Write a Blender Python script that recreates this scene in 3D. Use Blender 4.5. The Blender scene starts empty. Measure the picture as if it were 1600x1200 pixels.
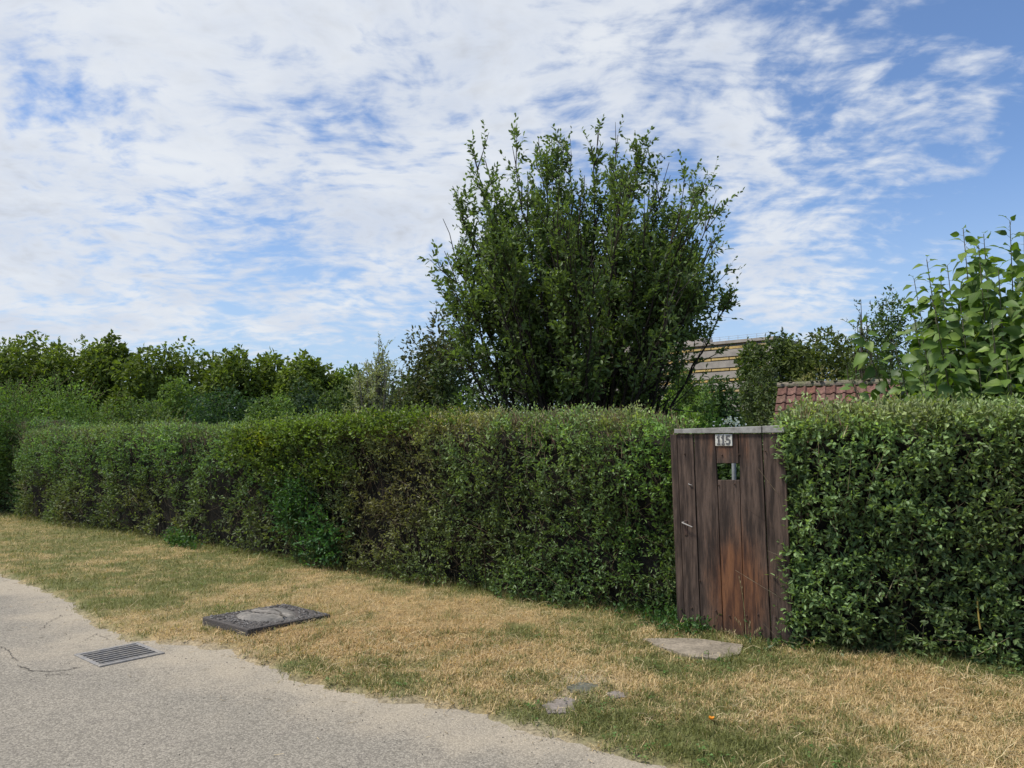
import bpy, math, random
import numpy as np
from mathutils import Vector, Matrix

R = math.radians
scene = bpy.context.scene
COL = scene.collection

# ---------------------------------------------------------------- camera
EYE = 1.60
PITCH = R(4.3)
cam_data = bpy.data.cameras.new('camera')
cam_data.sensor_width = 36.0
cam_data.lens = 27.0
cam_data.clip_start = 0.05
cam_data.clip_end = 3000.0
cam = bpy.data.objects.new('camera', cam_data)
COL.objects.link(cam)
cam.location = (0, 0, EYE)
cam.rotation_euler = (math.pi / 2 + PITCH, 0, 0)
scene.camera = cam

scene.view_settings.view_transform = 'Standard'
scene.view_settings.look = 'None'
scene.view_settings.gamma = 1.0
scene.view_settings.use_curve_mapping = False
scene.view_settings.exposure = 0.17
scene.cycles.max_bounces = 6
scene.cycles.diffuse_bounces = 3
scene.cycles.glossy_bounces = 2
scene.cycles.transmission_bounces = 4
scene.cycles.sample_clamp_indirect = 6.0


def ray(px, py):
    """Direction through a point of the 1600 x 1200 photograph."""
    x, y = (px - 800) / 1200.0, (600 - py) / 1200.0
    c, s = math.cos(PITCH), math.sin(PITCH)
    return np.array([x, c - y * s, s + y * c])


def G(px, py, z=0.0):
    d = ray(px, py)
    t = (z - EYE) / d[2]
    return np.array([d[0] * t, d[1] * t, z])


def P(px, py, Y):
    """World point seen at (px, py) at depth Y."""
    d = ray(px, py)
    t = Y / d[1]
    return np.array([d[0] * t, Y, EYE + d[2] * t])


# ---------------------------------------------------------------- sun and sky
SUN_EL, SUN_AZ = R(60), R(-100)          # azimuth from straight ahead (+Y), negative = to the left
sun_dir = Vector((math.sin(SUN_AZ) * math.cos(SUN_EL), math.cos(SUN_AZ) * math.cos(SUN_EL), math.sin(SUN_EL)))
sl = bpy.data.lights.new('sun', 'SUN')
sl.energy = 4.2
sl.angle = R(12)
sl.color = (1.0, 0.95, 0.86)
so = bpy.data.objects.new('sun', sl)
COL.objects.link(so)
so.rotation_euler = sun_dir.to_track_quat('Z', 'Y').to_euler()

world = bpy.data.worlds.new('World')
scene.world = world
world.use_nodes = True
wt = world.node_tree
wt.nodes.clear()


class NT:
    """Small helper for building node graphs."""
    def __init__(self, tree):
        self.t = tree

    def n(self, kind, **kw):
        nd = self.t.nodes.new(kind)
        for k, v in kw.items():
            if k.startswith('i_'):
                key = k[2:]
                key = int(key) if key.isdigit() else key.replace('_', ' ')
                nd.inputs[key].default_value = v
            else:
                setattr(nd, k, v)
        return nd

    def put(self, sock, v):
        if hasattr(v, 'links') or isinstance(v, bpy.types.NodeSocket):
            self.t.links.new(v, sock)
        else:
            sock.default_value = v

    def m(self, op, a, b=None, c=None, clamp=False):
        nd = self.t.nodes.new('ShaderNodeMath')
        nd.operation = op
        nd.use_clamp = clamp
        for i, v in enumerate((a, b, c)):
            if v is not None:
                self.put(nd.inputs[i], v)
        return nd.outputs[0]

    def vm(self, op, a, b=None, out=0):
        nd = self.t.nodes.new('ShaderNodeVectorMath')
        nd.operation = op
        self.put(nd.inputs[0], a)
        if b is not None:
            self.put(nd.inputs[3 if op == 'SCALE' else 1], b)
        return nd.outputs[out]

    def mix(self, f, a, b, blend='MIX'):
        nd = self.t.nodes.new('ShaderNodeMix')
        nd.data_type = 'RGBA'
        nd.blend_type = blend
        nd.clamp_factor = True
        self.put(nd.inputs[0], f)
        self.put(nd.inputs[6], a)
        self.put(nd.inputs[7], b)
        return nd.outputs[2]

    def ss(self, v, lo, hi, o0=0.0, o1=1.0):
        nd = self.t.nodes.new('ShaderNodeMapRange')
        nd.interpolation_type = 'SMOOTHSTEP'
        self.put(nd.inputs[0], v)
        nd.inputs[1].default_value = lo
        nd.inputs[2].default_value = hi
        nd.inputs[3].default_value = o0
        nd.inputs[4].default_value = o1
        return nd.outputs[0]

    def noise(self, vec, scale, detail=4, rough=0.5, dist=0.0, out='Fac', lac=2.0):
        nd = self.t.nodes.new('ShaderNodeTexNoise')
        if vec is not None:
            self.t.links.new(vec, nd.inputs['Vector'])
        nd.inputs['Scale'].default_value = scale
        nd.inputs['Detail'].default_value = detail
        nd.inputs['Roughness'].default_value = rough
        nd.inputs['Lacunarity'].default_value = lac
        nd.inputs['Distortion'].default_value = dist
        return nd.outputs[out]

    def link(self, a, b):
        self.t.links.new(a, b)


w = NT(wt)
sky = w.n('ShaderNodeTexSky', sky_type='NISHITA', sun_disc=False, sun_elevation=SUN_EL,
          sun_rotation=SUN_AZ, altitude=200.0, air_density=1.0, dust_density=0.6, ozone_density=2.2)
d = w.n('ShaderNodeTexCoord').outputs['Generated']
sep = w.n('ShaderNodeSeparateXYZ')
w.link(d, sep.inputs[0])
dz = w.m('MAXIMUM', sep.outputs[2], 0.0)
# a cloud sheet at one height: the direction is carried onto a plane, so clouds shrink towards the horizon
k = w.m('DIVIDE', 1.0, w.m('ADD', dz, 0.20))
comb = w.n('ShaderNodeCombineXYZ')
w.link(w.m('MULTIPLY', sep.outputs[0], k), comb.inputs[0])
w.link(w.m('MULTIPLY', sep.outputs[1], k), comb.inputs[1])
pl = comb.outputs[0]


def blob(px, py, r, weight):
    """Coverage of one bank of cloud (or clear patch) round a direction of the sky; r in degrees."""
    v = ray(px, py)
    v = v / np.linalg.norm(v)
    dot = w.vm('DOT_PRODUCT', d, tuple(float(q) for q in v), out=1)
    return w.m('MULTIPLY', w.ss(dot, math.cos(R(r)), 1.0), weight)


banks = gaps = None
for (px, py, r, wgt) in [
        (100, 30, 17, .30), (480, 50, 16, .34), (720, 20, 13, .20), (330, 290, 11, .34), (600, 290, 11, .46), (60, 320, 11, .40), (250, 330, 8, .30), (20, 440, 5, .32),
        (820, 100, 9, .06), (920, 190, 8, .08), (1060, 190, 8, .14), (1180, 150, 7, .06), (1000, 60, 8, .06), (50, 410, 8, .26),
        (1200, 50, 7, .12), (1330, 40, 5, .16), (170, 400, 7, .22),
        (70, 118, 4, -.30), (150, 185, 5, -.26), (250, 230, 5, -.08), (390, 385, 5, -.45), (520, 385, 5, -.30), (440, 175, 5, -.30), (540, 205, 4, -.3), (640, 165, 5, -.28),
        (900, 110, 4, -.10), (200, 470, 8, -.34), (470, 480, 7, -.22), (640, 500, 6, -.2), (1040, 110, 4, -.12),
        (1480, 50, 12, -.34), (1330, 190, 7, -.12), (1500, 400, 14, -.20), (1180, 330, 9, -.16), (1300, 400, 10, -.12),
        (1480, 145, 3, .56), (1380, 180, 3, .5), (1330, 275, 5, .62), (1490, 235, 3, .5), (1180, 245, 4, .5), (560, 432, 4, .22), (430, 440, 4, .18),
        (1380, 175, 3, .16), (1220, 300, 4, .5), (1560, 180, 3, .3), (40, 520, 5, .2), (500, 515, 5, .16), (1230, 425, 5, .42), (1180, 412, 3, .3), (1300, 480, 5, .2),
        (-700, 100, 40, .25), (-300, -900, 50, .15), (500, -700, 35, .18)]:
    b = blob(px, py, r * 1.15, wgt * 1.15)
    if wgt > 0:
        banks = b if banks is None else w.m('ADD', banks, b)
    else:
        gaps = b if gaps is None else w.m('ADD', gaps, b)
cover = w.m('ADD', w.m('MINIMUM', banks, 0.78), w.m('MULTIPLY', gaps, 0.85))

warp = w.vm('SCALE', w.vm('SUBTRACT', w.noise(pl, 1.6, 3, 0.55, out='Color'), (0.5, 0.5, 0.5)), 0.30)
pw = w.vm('ADD', pl, warp)
rot = w.n('ShaderNodeMapping')
w.link(pw, rot.inputs[0])
rot.inputs['Rotation'].default_value = (0, 0, R(32))
rot.inputs['Scale'].default_value = (0.55, 1.35, 1.0)
big = w.noise(rot.outputs[0], 2.2, 3, 0.55)
fine = w.noise(rot.outputs[0], 9.0, 8, 0.66)
cells = w.noise(pw, 17.0, 4, 0.52)
den = w.m('ADD', w.m('MULTIPLY', big, 1.0), w.m('MULTIPLY', fine, 1.5))
den = w.m('ADD', den, w.m('MULTIPLY', cells, 1.6))
den = w.m('ADD', den, cover)
alpha = w.m('MULTIPLY', w.ss(den, 1.80, 2.74), w.ss(sep.outputs[2], -0.02, 0.05))
thick = w.ss(den, 2.7, 3.3)
lumps = w.noise(pw, 2.2, 6, 0.6)
ccol = w.mix(thick, (5.9, 6.4, 7.3, 1), (5.2, 5.5, 6.05, 1))
ccol = w.mix(w.ss(lumps, 0.35, 0.68), ccol, (7.3, 7.6, 8.0, 1))
skyc = w.mix(1.0, sky.outputs[0], (1.18, 1.30, 1.48, 1), 'MULTIPLY')
low = w.ss(sep.outputs[2], -0.02, 0.34, 0.85, 0.0)
skyc = w.mix(low, skyc, (4.4, 5.6, 7.2, 1))
out_c = w.mix(w.m('MULTIPLY', alpha, 0.95), skyc, ccol)
bg = w.n('ShaderNodeBackground')
w.link(out_c, bg.inputs[0])
bg.inputs[1].default_value = 0.10
wo = w.n('ShaderNodeOutputWorld')
w.link(bg.outputs[0], wo.inputs[0])

# ---------------------------------------------------------------- tools
rng = np.random.default_rng(11)


def unit(a):
    return a / np.maximum(np.linalg.norm(a, axis=-1, keepdims=True), 1e-9)


def noise3(p, seed=0):
    """Smooth value noise in 0..1 for an (N,3) or (N,2) array."""
    p = np.asarray(p, float)
    if p.shape[1] == 2:
        p = np.column_stack([p, np.zeros(len(p))])
    i = np.floor(p).astype(np.int64)
    f = p - i
    f = f * f * (3 - 2 * f)

    def h(a, b, c):
        n = (a * 374761393 + b * 668265263 + c * 2147483647 + seed * 974711) & 0xFFFFFFFF
        n = ((n ^ (n >> 13)) * 1274126177) & 0xFFFFFFFF
        return ((n ^ (n >> 16)) & 0xFFFF) / 65535.0
    r = 0
    for dx in (0, 1):
        for dy in (0, 1):
            for dz_ in (0, 1):
                wgt = (f[:, 0] if dx else 1 - f[:, 0]) * (f[:, 1] if dy else 1 - f[:, 1]) * (f[:, 2] if dz_ else 1 - f[:, 2])
                r = r + wgt * h(i[:, 0] + dx, i[:, 1] + dy, i[:, 2] + dz_)
    return r


def fbm(p, seed=0, oct=3):
    p = np.asarray(p, float)
    return sum(noise3(p * 2 ** o, seed + o) / 2 ** o for o in range(oct)) / sum(1 / 2 ** o for o in range(oct))


def tag(o, label=None, cat=None, group=None, kind=None):
    for k_, v in (('label', label), ('category', cat), ('group', group), ('kind', kind)):
        if v:
            o[k_] = v
    return o


def empty(name, loc=(0, 0, 0), rot=(0, 0, 0)):
    o = bpy.data.objects.new(name, None)
    COL.objects.link(o)
    o.location = loc
    o.rotation_euler = rot
    return o


def link(name, me, parent=None, mat=None):
    o = bpy.data.objects.new(name, me)
    COL.objects.link(o)
    if mat is not None and not me.materials:
        me.materials.append(mat)
    if parent is not None:
        o.parent = parent
    return o


def raw_mesh(name, V, faces, tint=None, smooth=False):
    """Mesh from numpy arrays; faces is a list of (M,k) index arrays."""
    me = bpy.data.meshes.new(name)
    V = np.asarray(V, np.float32)
    me.vertices.add(len(V))
    me.vertices.foreach_set('co', V.ravel())
    faces = [np.asarray(f, np.int32) for f in faces if len(f)]
    nl = sum(f.size for f in faces)
    me.loops.add(nl)
    me.loops.foreach_set('vertex_index', np.concatenate([f.ravel() for f in faces]))
    tot = np.concatenate([np.full(len(f), f.shape[1], np.int32) for f in faces])
    start = np.concatenate([[0], np.cumsum(tot)[:-1]]).astype(np.int32)
    me.polygons.add(len(tot))
    me.polygons.foreach_set('loop_start', start)
    me.polygons.foreach_set('loop_total', tot)
    me.polygons.foreach_set('use_smooth', np.full(len(tot), bool(smooth)))
    if tint is not None:
        a = me.attributes.new('tint', 'FLOAT_COLOR', 'POINT')
        c4 = np.ones((len(V), 4), np.float32)
        c4[:, :3] = tint
        a.data.foreach_set('color', c4.ravel())
    me.update(calc_edges=True)
    return me


def mobj(name, V, faces, mat, parent=None, tint=None, smooth=False):
    return link(name, raw_mesh(name, V, faces, tint, smooth), parent, mat)


class Bag:
    """Collects pieces (vertices, faces, tint) that become one mesh."""
    def __init__(self):
        self.V, self.F, self.T, self.n = [], {}, [], 0

    def add(self, V, faces, tint=(1, 1, 1)):
        V = np.asarray(V, float)
        for f in faces:
            f = np.asarray(f)
            if len(f):
                self.F.setdefault(f.shape[1], []).append(f + self.n)
        self.V.append(V)
        self.T.append(np.broadcast_to(np.asarray(tint, float), V.shape).copy())
        self.n += len(V)

    def build(self, name, mat, parent=None, smooth=False):
        return mobj(name, np.concatenate(self.V), [np.concatenate(f) for f in self.F.values()], mat, parent,
                    np.concatenate(self.T), smooth)


def frames(D, up=None):
    """Two unit vectors across each direction in D."""
    if up is None:
        up = np.tile([0.0, 0, 1], (len(D), 1))
    X = np.cross(D, up)
    bad = np.linalg.norm(X, axis=1) < 1e-3
    X[bad] = np.cross(D[bad], [1.0, 0.3, 0])
    X = unit(X)
    return X, np.cross(X, D)


def leaf_bag(bag, Pn, D, N, L, W, tint, detail=2, droop=0.12, fold=0.25):
    """Leaves: base points Pn, directions D, face normals N, lengths L, widths W."""
    n = len(Pn)
    if n == 0:
        return
    L, W = np.broadcast_to(L, n)[:, None], np.broadcast_to(W, n)[:, None]
    S = unit(np.cross(D, N))
    N = np.cross(S, D)
    tint = np.broadcast_to(tint, (n, 3))
    if detail <= 1:
        pts = [Pn, Pn + D * L * .45 + S * W * .5 + N * W * fold * .6, Pn + D * L - N * L * droop, Pn + D * L * .45 - S * W * .5 + N * W * fold * .6]
        f = [(0, 1, 2), (0, 2, 3)]
    elif detail == 2:
        pts = [Pn, Pn + D * L * .28 + S * W * .44 + N * W * fold * .5, Pn + D * L * .68 + S * W * .40 + N * (W * fold * .5 - L * droop * .4),
               Pn + D * L - N * L * droop, Pn + D * L * .68 - S * W * .40 + N * (W * fold * .5 - L * droop * .4), Pn + D * L * .28 - S * W * .44 + N * W * fold * .5]
        f = [(0, 1, 2, 3), (0, 3, 4, 5)]
    V = np.stack(pts, 1).reshape(-1, 3)
    m = len(pts)
    F = (np.array(f)[None] + (np.arange(n) * m)[:, None, None]).reshape(-1, len(f[0]))
    bag.add(V, [F], np.repeat(tint, m, 0))


def big_leaf(L, W, droop, fold, wav=0.0, seg=5):
    """One heart-shaped leaf with a pointed tip, lying along +X, as (V, quads)."""
    prof = [(0.0, .10), (0.10, .62), (0.28, 1.0), (0.52, .86), (0.76, .46), (1.0, 0.02)]
    V, F = [], []
    for i, (t, h) in enumerate(prof):
        x = L * t
        z = -droop * L * t ** 1.8
        for s, q in ((-1, 1), (-.5, .5), (0, 0), (.5, .5), (1, 1)):
            back = -0.10 * L * abs(q) if i == 0 else 0
            V.append((x + back + (-.05 * L * abs(q) if i == 1 else 0), s * W * .5 * h, z + fold * W * .5 * h * abs(q) ** 1.4 + wav * W * math.sin(t * 14 + s * 3) * abs(q)))
    for i in range(len(prof) - 1):
        for j in range(4):
            a = i * 5 + j
            F.append((a, a + 5, a + 6, a + 1))
    return np.array(V), np.array(F)


def tube(bag, pts, rad, sides=5, tint=(1, 1, 1), cap=False):
    pts = np.asarray(pts, float)
    T = np.gradient(pts, axis=0)
    T = unit(T)
    X, Y = frames(T)
    rad = np.broadcast_to(rad, len(pts))
    a = np.arange(sides) / sides * 2 * math.pi
    V = pts[:, None] + rad[:, None, None] * (np.cos(a)[None, :, None] * X[:, None] + np.sin(a)[None, :, None] * Y[:, None])
    n = len(pts)
    i, j = np.meshgrid(np.arange(n - 1), np.arange(sides), indexing='ij')
    i, j = i.ravel(), j.ravel()
    j2 = (j + 1) % sides
    F = np.stack([i * sides + j, i * sides + j2, (i + 1) * sides + j2, (i + 1) * sides + j], 1)
    fs = [F]
    bag.add(V.reshape(-1, 3), fs, tint)
    if cap:
        bag.add(V[-1], [np.arange(sides)[None]], tint)


def sticks(bag, A, B, r, tint):
    """Many thin three-sided twigs at once."""
    n = len(A)
    if n == 0:
        return
    D = unit(B - A)
    X, Y = frames(D)
    r = np.broadcast_to(r, n)[:, None]
    pts = []
    for E, q in ((A, 1.0), (B, .5)):
        for k_ in range(3):
            an = k_ * 2.094
            pts.append(E + r * q * (math.cos(an) * X + math.sin(an) * Y))
    V = np.stack(pts, 1).reshape(-1, 3)
    f = np.array([(0, 1, 4, 3), (1, 2, 5, 4), (2, 0, 3, 5)])
    F = (f[None] + (np.arange(n) * 6)[:, None, None]).reshape(-1, 4)
    bag.add(V, [F], np.repeat(np.broadcast_to(tint, (n, 3)), 6, 0))


def shoots(bag, twig, Pn, D, L, K, leaf_l, leaf_w, tint, detail=2, spread=0.9, jitter=0.35, start=0.1, twig_r=0.0015,
           twig_tint=(.10, .07, .04), taper=0.5, up=0.8, tintvar=0.25, young=0.0):
    """Leafy shoots: N stems each with K leaves set round them, smaller to the tip."""
    n = len(Pn)
    if n == 0:
        return
    L = np.broadcast_to(L, n)
    tint = np.broadcast_to(tint, (n, 3))
    X, Y = frames(D)
    ph = rng.uniform(0, 6.28, n)
    bend = rng.normal(0, .18, (n, 3)) * L[:, None]
    for k_ in range(K):
        t = start + (1 - start) * (k_ + rng.uniform(-.3, .3, n)) / max(K - 1, 1)
        t = np.clip(t, 0, 1)
        az = ph + k_ * 2.4 + rng.normal(0, .4, n)
        rad = np.cos(az)[:, None] * X + np.sin(az)[:, None] * Y
        c = spread * (1 - .55 * t)
        d = unit(D * np.cos(c)[:, None] + rad * np.sin(c)[:, None] + rng.normal(0, jitter, (n, 3)))
        nn = unit(np.array([0, 0, up]) + rad * .3 + rng.normal(0, .45, (n, 3)))
        s = 1 - taper * t ** 2
        b0 = Pn + D * (L * t)[:, None] + bend * (t ** 2)[:, None]
        tv = 1 + rng.normal(0, tintvar, (n, 1))
        tt = tint * np.clip(tv, .45, 1.9)
        if young:
            tt = tt * (1 + young * (t ** 2)[:, None] * np.array([1.2, .9, .3]))
        keep = rng.random(n) < .92
        leaf_bag(bag, b0[keep], d[keep], nn[keep], (leaf_l * s * rng.uniform(.7, 1.2, n))[keep], (leaf_w * s * rng.uniform(.75, 1.15, n))[keep], tt[keep], detail)
    if twig is not None:
        mid = Pn + D * (L * .5)[:, None] + bend * .25
        tip = Pn + D * L[:, None] + bend
        lg = L > .2
        sticks(twig, Pn[lg], mid[lg], twig_r, twig_tint)
        sticks(twig, mid[lg], tip[lg], twig_r * .7, twig_tint)
        sticks(twig, Pn[~lg], tip[~lg], twig_r, twig_tint)


def box(bag, a, b, tint=(1, 1, 1), M=None):
    (x0, y0, z0), (x1, y1, z1) = a, b
    V = np.array([(x, y, z) for x in (x0, x1) for y in (y0, y1) for z in (z0, z1)], float)
    if M is not None:
        V = V @ np.array(M.to_3x3()).T + np.array(M.translation)
    F = np.array([(0, 1, 3, 2), (4, 6, 7, 5), (0, 4, 5, 1), (2, 3, 7, 6), (0, 2, 6, 4), (1, 5, 7, 3)])
    bag.add(V, [F], tint)


def bevel(o, wdt, seg=1):
    m = o.modifiers.new('bevel', 'BEVEL')
    m.width = wdt
    m.segments = seg
    m.limit_method = 'ANGLE'
    m.angle_limit = R(40)
    return o


# ---------------------------------------------------------------- materials
def material(name):
    m = bpy.data.materials.new(name)
    m.use_nodes = True
    t = m.node_tree
    t.nodes.clear()
    q = NT(t)
    out = q.n('ShaderNodeOutputMaterial')
    bs = q.n('ShaderNodeBsdfPrincipled')
    q.link(bs.outputs[0], out.inputs[0])
    return m, q, bs, out


def attr(q):
    return q.n('ShaderNodeAttribute', attribute_name='tint').outputs['Color']


def bump(q, bs, h, strength=0.5, dist=0.01):
    b = q.n('ShaderNodeBump')
    b.inputs['Strength'].default_value = strength
    b.inputs['Distance'].default_value = dist
    q.put(b.inputs['Height'], h)
    q.link(b.outputs[0], bs.inputs['Normal'])


def leaf_material(name, rough=0.42, trans=0.32, tcol=(1.5, 1.6, .55, 1), spec=0.5):
    m, q, bs, out = material(name)
    c = attr(q)
    q.put(bs.inputs['Base Color'], c)
    bs.inputs['Roughness'].default_value = rough
    bs.inputs['Specular IOR Level'].default_value = spec
    tr = q.n('ShaderNodeBsdfTranslucent')
    q.put(tr.inputs[0], q.mix(1.0, c, tcol, 'MULTIPLY'))
    mx = q.n('ShaderNodeMixShader')
    mx.inputs[0].default_value = trans
    q.link(bs.outputs[0], mx.inputs[1])
    q.link(tr.outputs[0], mx.inputs[2])
    q.link(mx.outputs[0], out.inputs[0])
    return m


M_LEAF = leaf_material('leaf', .5, spec=.35)
M_LEAF_GLOSS = leaf_material('glossy_leaf', 0.48, 0.33, spec=0.32)
M_FAR = leaf_material('distant_leaf', 0.6, 0.3, spec=0.2)
M_GRASS = leaf_material('grass_blade', 0.55, 0.30, (1.2, 1.2, .7, 1), spec=0.25)


def tint_material(name, rough=0.8, scale=60, var=0.35, bumpd=0.0):
    m, q, bs, out = material(name)
    tc = q.n('ShaderNodeTexCoord').outputs['Object']
    n_ = q.noise(tc, scale, 5, .6)
    f = q.ss(n_, .3, .7, 1 - var, 1 + var)
    cc = q.n('ShaderNodeCombineXYZ')
    for i in range(3):
        q.link(f, cc.inputs[i])
    q.put(bs.inputs['Base Color'], q.mix(1.0, attr(q), cc.outputs[0], 'MULTIPLY'))
    bs.inputs['Roughness'].default_value = rough
    bs.inputs['Specular IOR Level'].default_value = .12
    if bumpd:
        bump(q, bs, n_, .6, bumpd)
    return m


M_TWIG = tint_material('twig_bark', .8, 40, .4)
M_BARK = tint_material('bark', .85, 25, .45, .01)

# ================================================================ GROUND, ROAD, VERGE
A0 = G(1050, 978)                        # near end of the left hedge, at its foot
B0 = G(20, 812)                          # far end
U = unit((B0 - A0)[None])[0]             # along the hedge, away from us
NF = np.array([U[1], -U[0], 0.0])        # out of the hedge face
if NF[1] > 0:
    NF = -NF
HLEN = float(np.linalg.norm(B0 - A0))
RA = G(1238, 1016)
RB = G(1600, 1048)
RU = unit((RB - RA)[None])[0]
RNF = np.array([RU[1], -RU[0], 0.0])
if RNF[1] > 0:
    RNF = -RNF


def s_of(px):
    """Distance along the left hedge at which the photo column px crosses it."""
    r_ = ray(px, 690)
    M_ = np.array([[r_[0], -U[0]], [r_[1], -U[1]]])
    return float(np.linalg.solve(M_, A0[:2])[1])


edge_px = [(0, 903), (60, 925), (110, 952), (150, 985), (195, 1003), (245, 1007), (300, 1012), (345, 1018), (400, 1040), (450, 1066),
           (520, 1083), (600, 1098), (700, 1113), (790, 1140), (850, 1152), (900, 1168), (1000, 1200), (1100, 1235)]
edge = np.array([G(a, b)[:2] for a, b in edge_px])
d0 = unit((edge[0] - edge[8])[None])[0]
edge = np.vstack([edge[0] + d0 * 40, edge[0] + d0 * 18, edge[0] + d0 * 4, edge, edge[-1] + np.array([2.5, -1.3]), edge[-1] + np.array([9, -5.6]), edge[-1] + np.array([30, -19])])


def edge_dist(p):
    """Signed distance to the road edge: positive on the verge."""
    best = np.full(len(p), 1e9)
    sgn = np.ones(len(p))
    for a, b in zip(edge[:-1], edge[1:]):
        ab = b - a
        t = np.clip(((p - a) @ ab) / (ab @ ab), 0, 1)
        q = p - (a + t[:, None] * ab)
        dd = np.hypot(q[:, 0], q[:, 1])
        m = dd < best
        best[m] = dd[m]
        sgn[m] = np.sign(ab[0] * q[m, 1] - ab[1] * q[m, 0])
    return best * sgn


def sm(x, a, b):
    t = np.clip((x - a) / (b - a), 0, 1)
    return t * t * (3 - 2 * t)


ROADW = 5.6


def ground_h(p):
    s = edge_dist(p) + (fbm(p * 5, 3) - .5) * .22
    up_ = sm(s, -.05, .10) + sm(-s, ROADW - .05, ROADW + .1)
    rel = .014 + .035 * (fbm(p * 1.3, 8) - .3) * sm(s, .1, .8) + .02 * fbm(p * 6, 12)
    return np.where(up_ > 0, -.05 * (1 - up_) + up_ * np.maximum(rel, .008), -.05)


def lines(lo, hi, step, far_lo, far_hi):
    c = list(np.arange(lo, hi, step))
    g, s_ = [], step
    v = lo
    while v > far_lo:
        s_ *= 1.16
        v -= s_
        g.append(v)
    e, s_ = [], step
    v = c[-1]
    while v < far_hi:
        s_ *= 1.16
        v += s_
        e.append(v)
    return np.array(g[::-1] + c + e)


gx, gy = lines(-8, 4.5, .10, -900, 900), lines(2.8, 11.5, .09, -60, 1500)
XX, YY = np.meshgrid(gx, gy)
pts = np.column_stack([XX.ravel(), YY.ravel()])
zz = ground_h(pts)
nx, ny = len(gx), len(gy)
ii, jj = np.meshgrid(np.arange(ny - 1), np.arange(nx - 1), indexing='ij')
a_ = (ii * nx + jj).ravel()
gF = np.stack([a_, a_ + 1, a_ + nx + 1, a_ + nx], 1)
gs = edge_dist(pts)


# patches of green and of dried-out turf, placed where they lie on the verge
def patches(lst):
    return [(G(a, b)[:2], r_, v) for a, b, r_, v in lst]


GREEN = patches([(250, 920, 1.3, .50), (140, 900, 1.6, .4), (60, 850, 2.0, .45), (600, 1062, .35, .6), (470, 1042, .18, .6), (640, 1080, .3, .4), (1010, 1140, .45, .6),
                 (930, 1150, .3, .4), (1180, 1035, .45, .8), (960, 1010, .35, .7), (1060, 1045, .3, .6), (870, 985, .5, .35), (760, 1010, .4, .15), (1100, 1180, .35, .8),
                 (1280, 1180, .35, .5), (1420, 1110, .3, .2), (1590, 1060, .4, .5), (1040, 1060, .25, .6), (840, 1130, .25, .3), (330, 960, .3, .3),
                 (600, 985, 1.0, -.55), (720, 975, .8, -.45), (540, 930, .9, -.4), (450, 900, .9, -.25), (800, 1080, .35, -.3), (700, 1060, .6, -.4), (1400, 1060, .6, -.5), (1550, 1110, .6, -.5),
                 (1300, 1090, .4, -.35), (850, 1040, .5, -.25), (1250, 1130, .4, -.2), (480, 1000, .5, -.4), (330, 860, 1.5, -.1), (1480, 1170, .4, -.35)])
BARE = patches([(880, 1095, .22, .9), (920, 1072, .15, .8), (1085, 1016, .20, .8), (300, 1012, .25, .5), (380, 1025, .15, .4), (820, 1148, .2, .5), (960, 1084, .1, .5),
                (640, 1100, .3, .3), (900, 1062, .12, .5)])


def field(p, lst):
    v = np.zeros(len(p))
    for c, r_, wt_ in lst:
        v += wt_ * np.exp(-(((p - c) ** 2).sum(1)) / (r_ * r_))
    return v


def greenness(p):
    back = ((p - A0[:2]) @ NF[:2])
    near_hedge = np.exp(-np.maximum(back, 0) / .28) * .55
    return .40 + field(p, GREEN) * .75 + (fbm(p * 1.7, 21) - .5) * 1.1 + (fbm(p * 7, 27) - .5) * 1.5 + near_hedge


gg = np.clip(greenness(pts), 0, 1)[:, None]
bare = np.clip(field(pts, BARE) + sm(-gs, -.16, .05) * .9, 0, 1)[:, None]
DRY, GRN, SOIL = np.array([.34, .245, .12]), np.array([.15, .155, .06]), np.array([.34, .28, .19])
gt = DRY * (1 - gg) + GRN * gg
gt = gt * (1 - bare) + SOIL * bare
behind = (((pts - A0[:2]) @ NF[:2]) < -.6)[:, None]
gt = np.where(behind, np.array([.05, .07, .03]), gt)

m, q, bs, out = material('turf_soil')
tc = q.n('ShaderNodeTexCoord').outputs['Object']
n1 = q.noise(tc, 45, 8, .7)
n2 = q.noise(tc, 9, 5, .6)
f = q.m('ADD', q.ss(n1, .3, .72, .55, 1.35), q.ss(n2, .3, .7, -.15, .15))
cc = q.n('ShaderNodeCombineXYZ')
for i in range(3):
    q.link(f, cc.inputs[i])
q.put(bs.inputs['Base Color'], q.mix(1.0, attr(q), cc.outputs[0], 'MULTIPLY'))
bs.inputs['Roughness'].default_value = .95
bs.inputs['Specular IOR Level'].default_value = .1
bump(q, bs, n1, .8, .02)
M_SOIL = m
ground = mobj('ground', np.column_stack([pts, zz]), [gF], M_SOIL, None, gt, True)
tag(ground, kind='structure')

# ---- road
en = []
for i in range(len(edge)):
    a, b = edge[max(i - 1, 0)], edge[min(i + 1, len(edge) - 1)]
    t_ = (b - a) / np.linalg.norm(b - a)
    en.append([-t_[1], t_[0]])
en = np.array(en)
cols = [.45, 0, -.35, -1.0]
strip = []
roadn = np.array([d0[1], -d0[0]])
if roadn[1] < 0:
    roadn = -roadn                          # from the road towards the verge
for c in (.5, 0, -.4, -1.1, -(ROADW + .4)):
    strip.append(np.column_stack([edge + roadn * c, np.zeros(len(edge))]))
V = np.concatenate(strip)
n_e = len(edge)
F = [(r_ * n_e + i, r_ * n_e + i + 1, (r_ + 1) * n_e + i + 1, (r_ + 1) * n_e + i) for r_ in range(len(strip) - 1) for i in range(n_e - 1)]
edgeness = np.repeat([1.0, 1.0, .75, .25, 0.0], n_e)
m, q, bs, out = material('worn_asphalt')
tc = q.n('ShaderNodeTexCoord').outputs['Object']
vor = q.n('ShaderNodeTexVoronoi', feature='F1')
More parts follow.
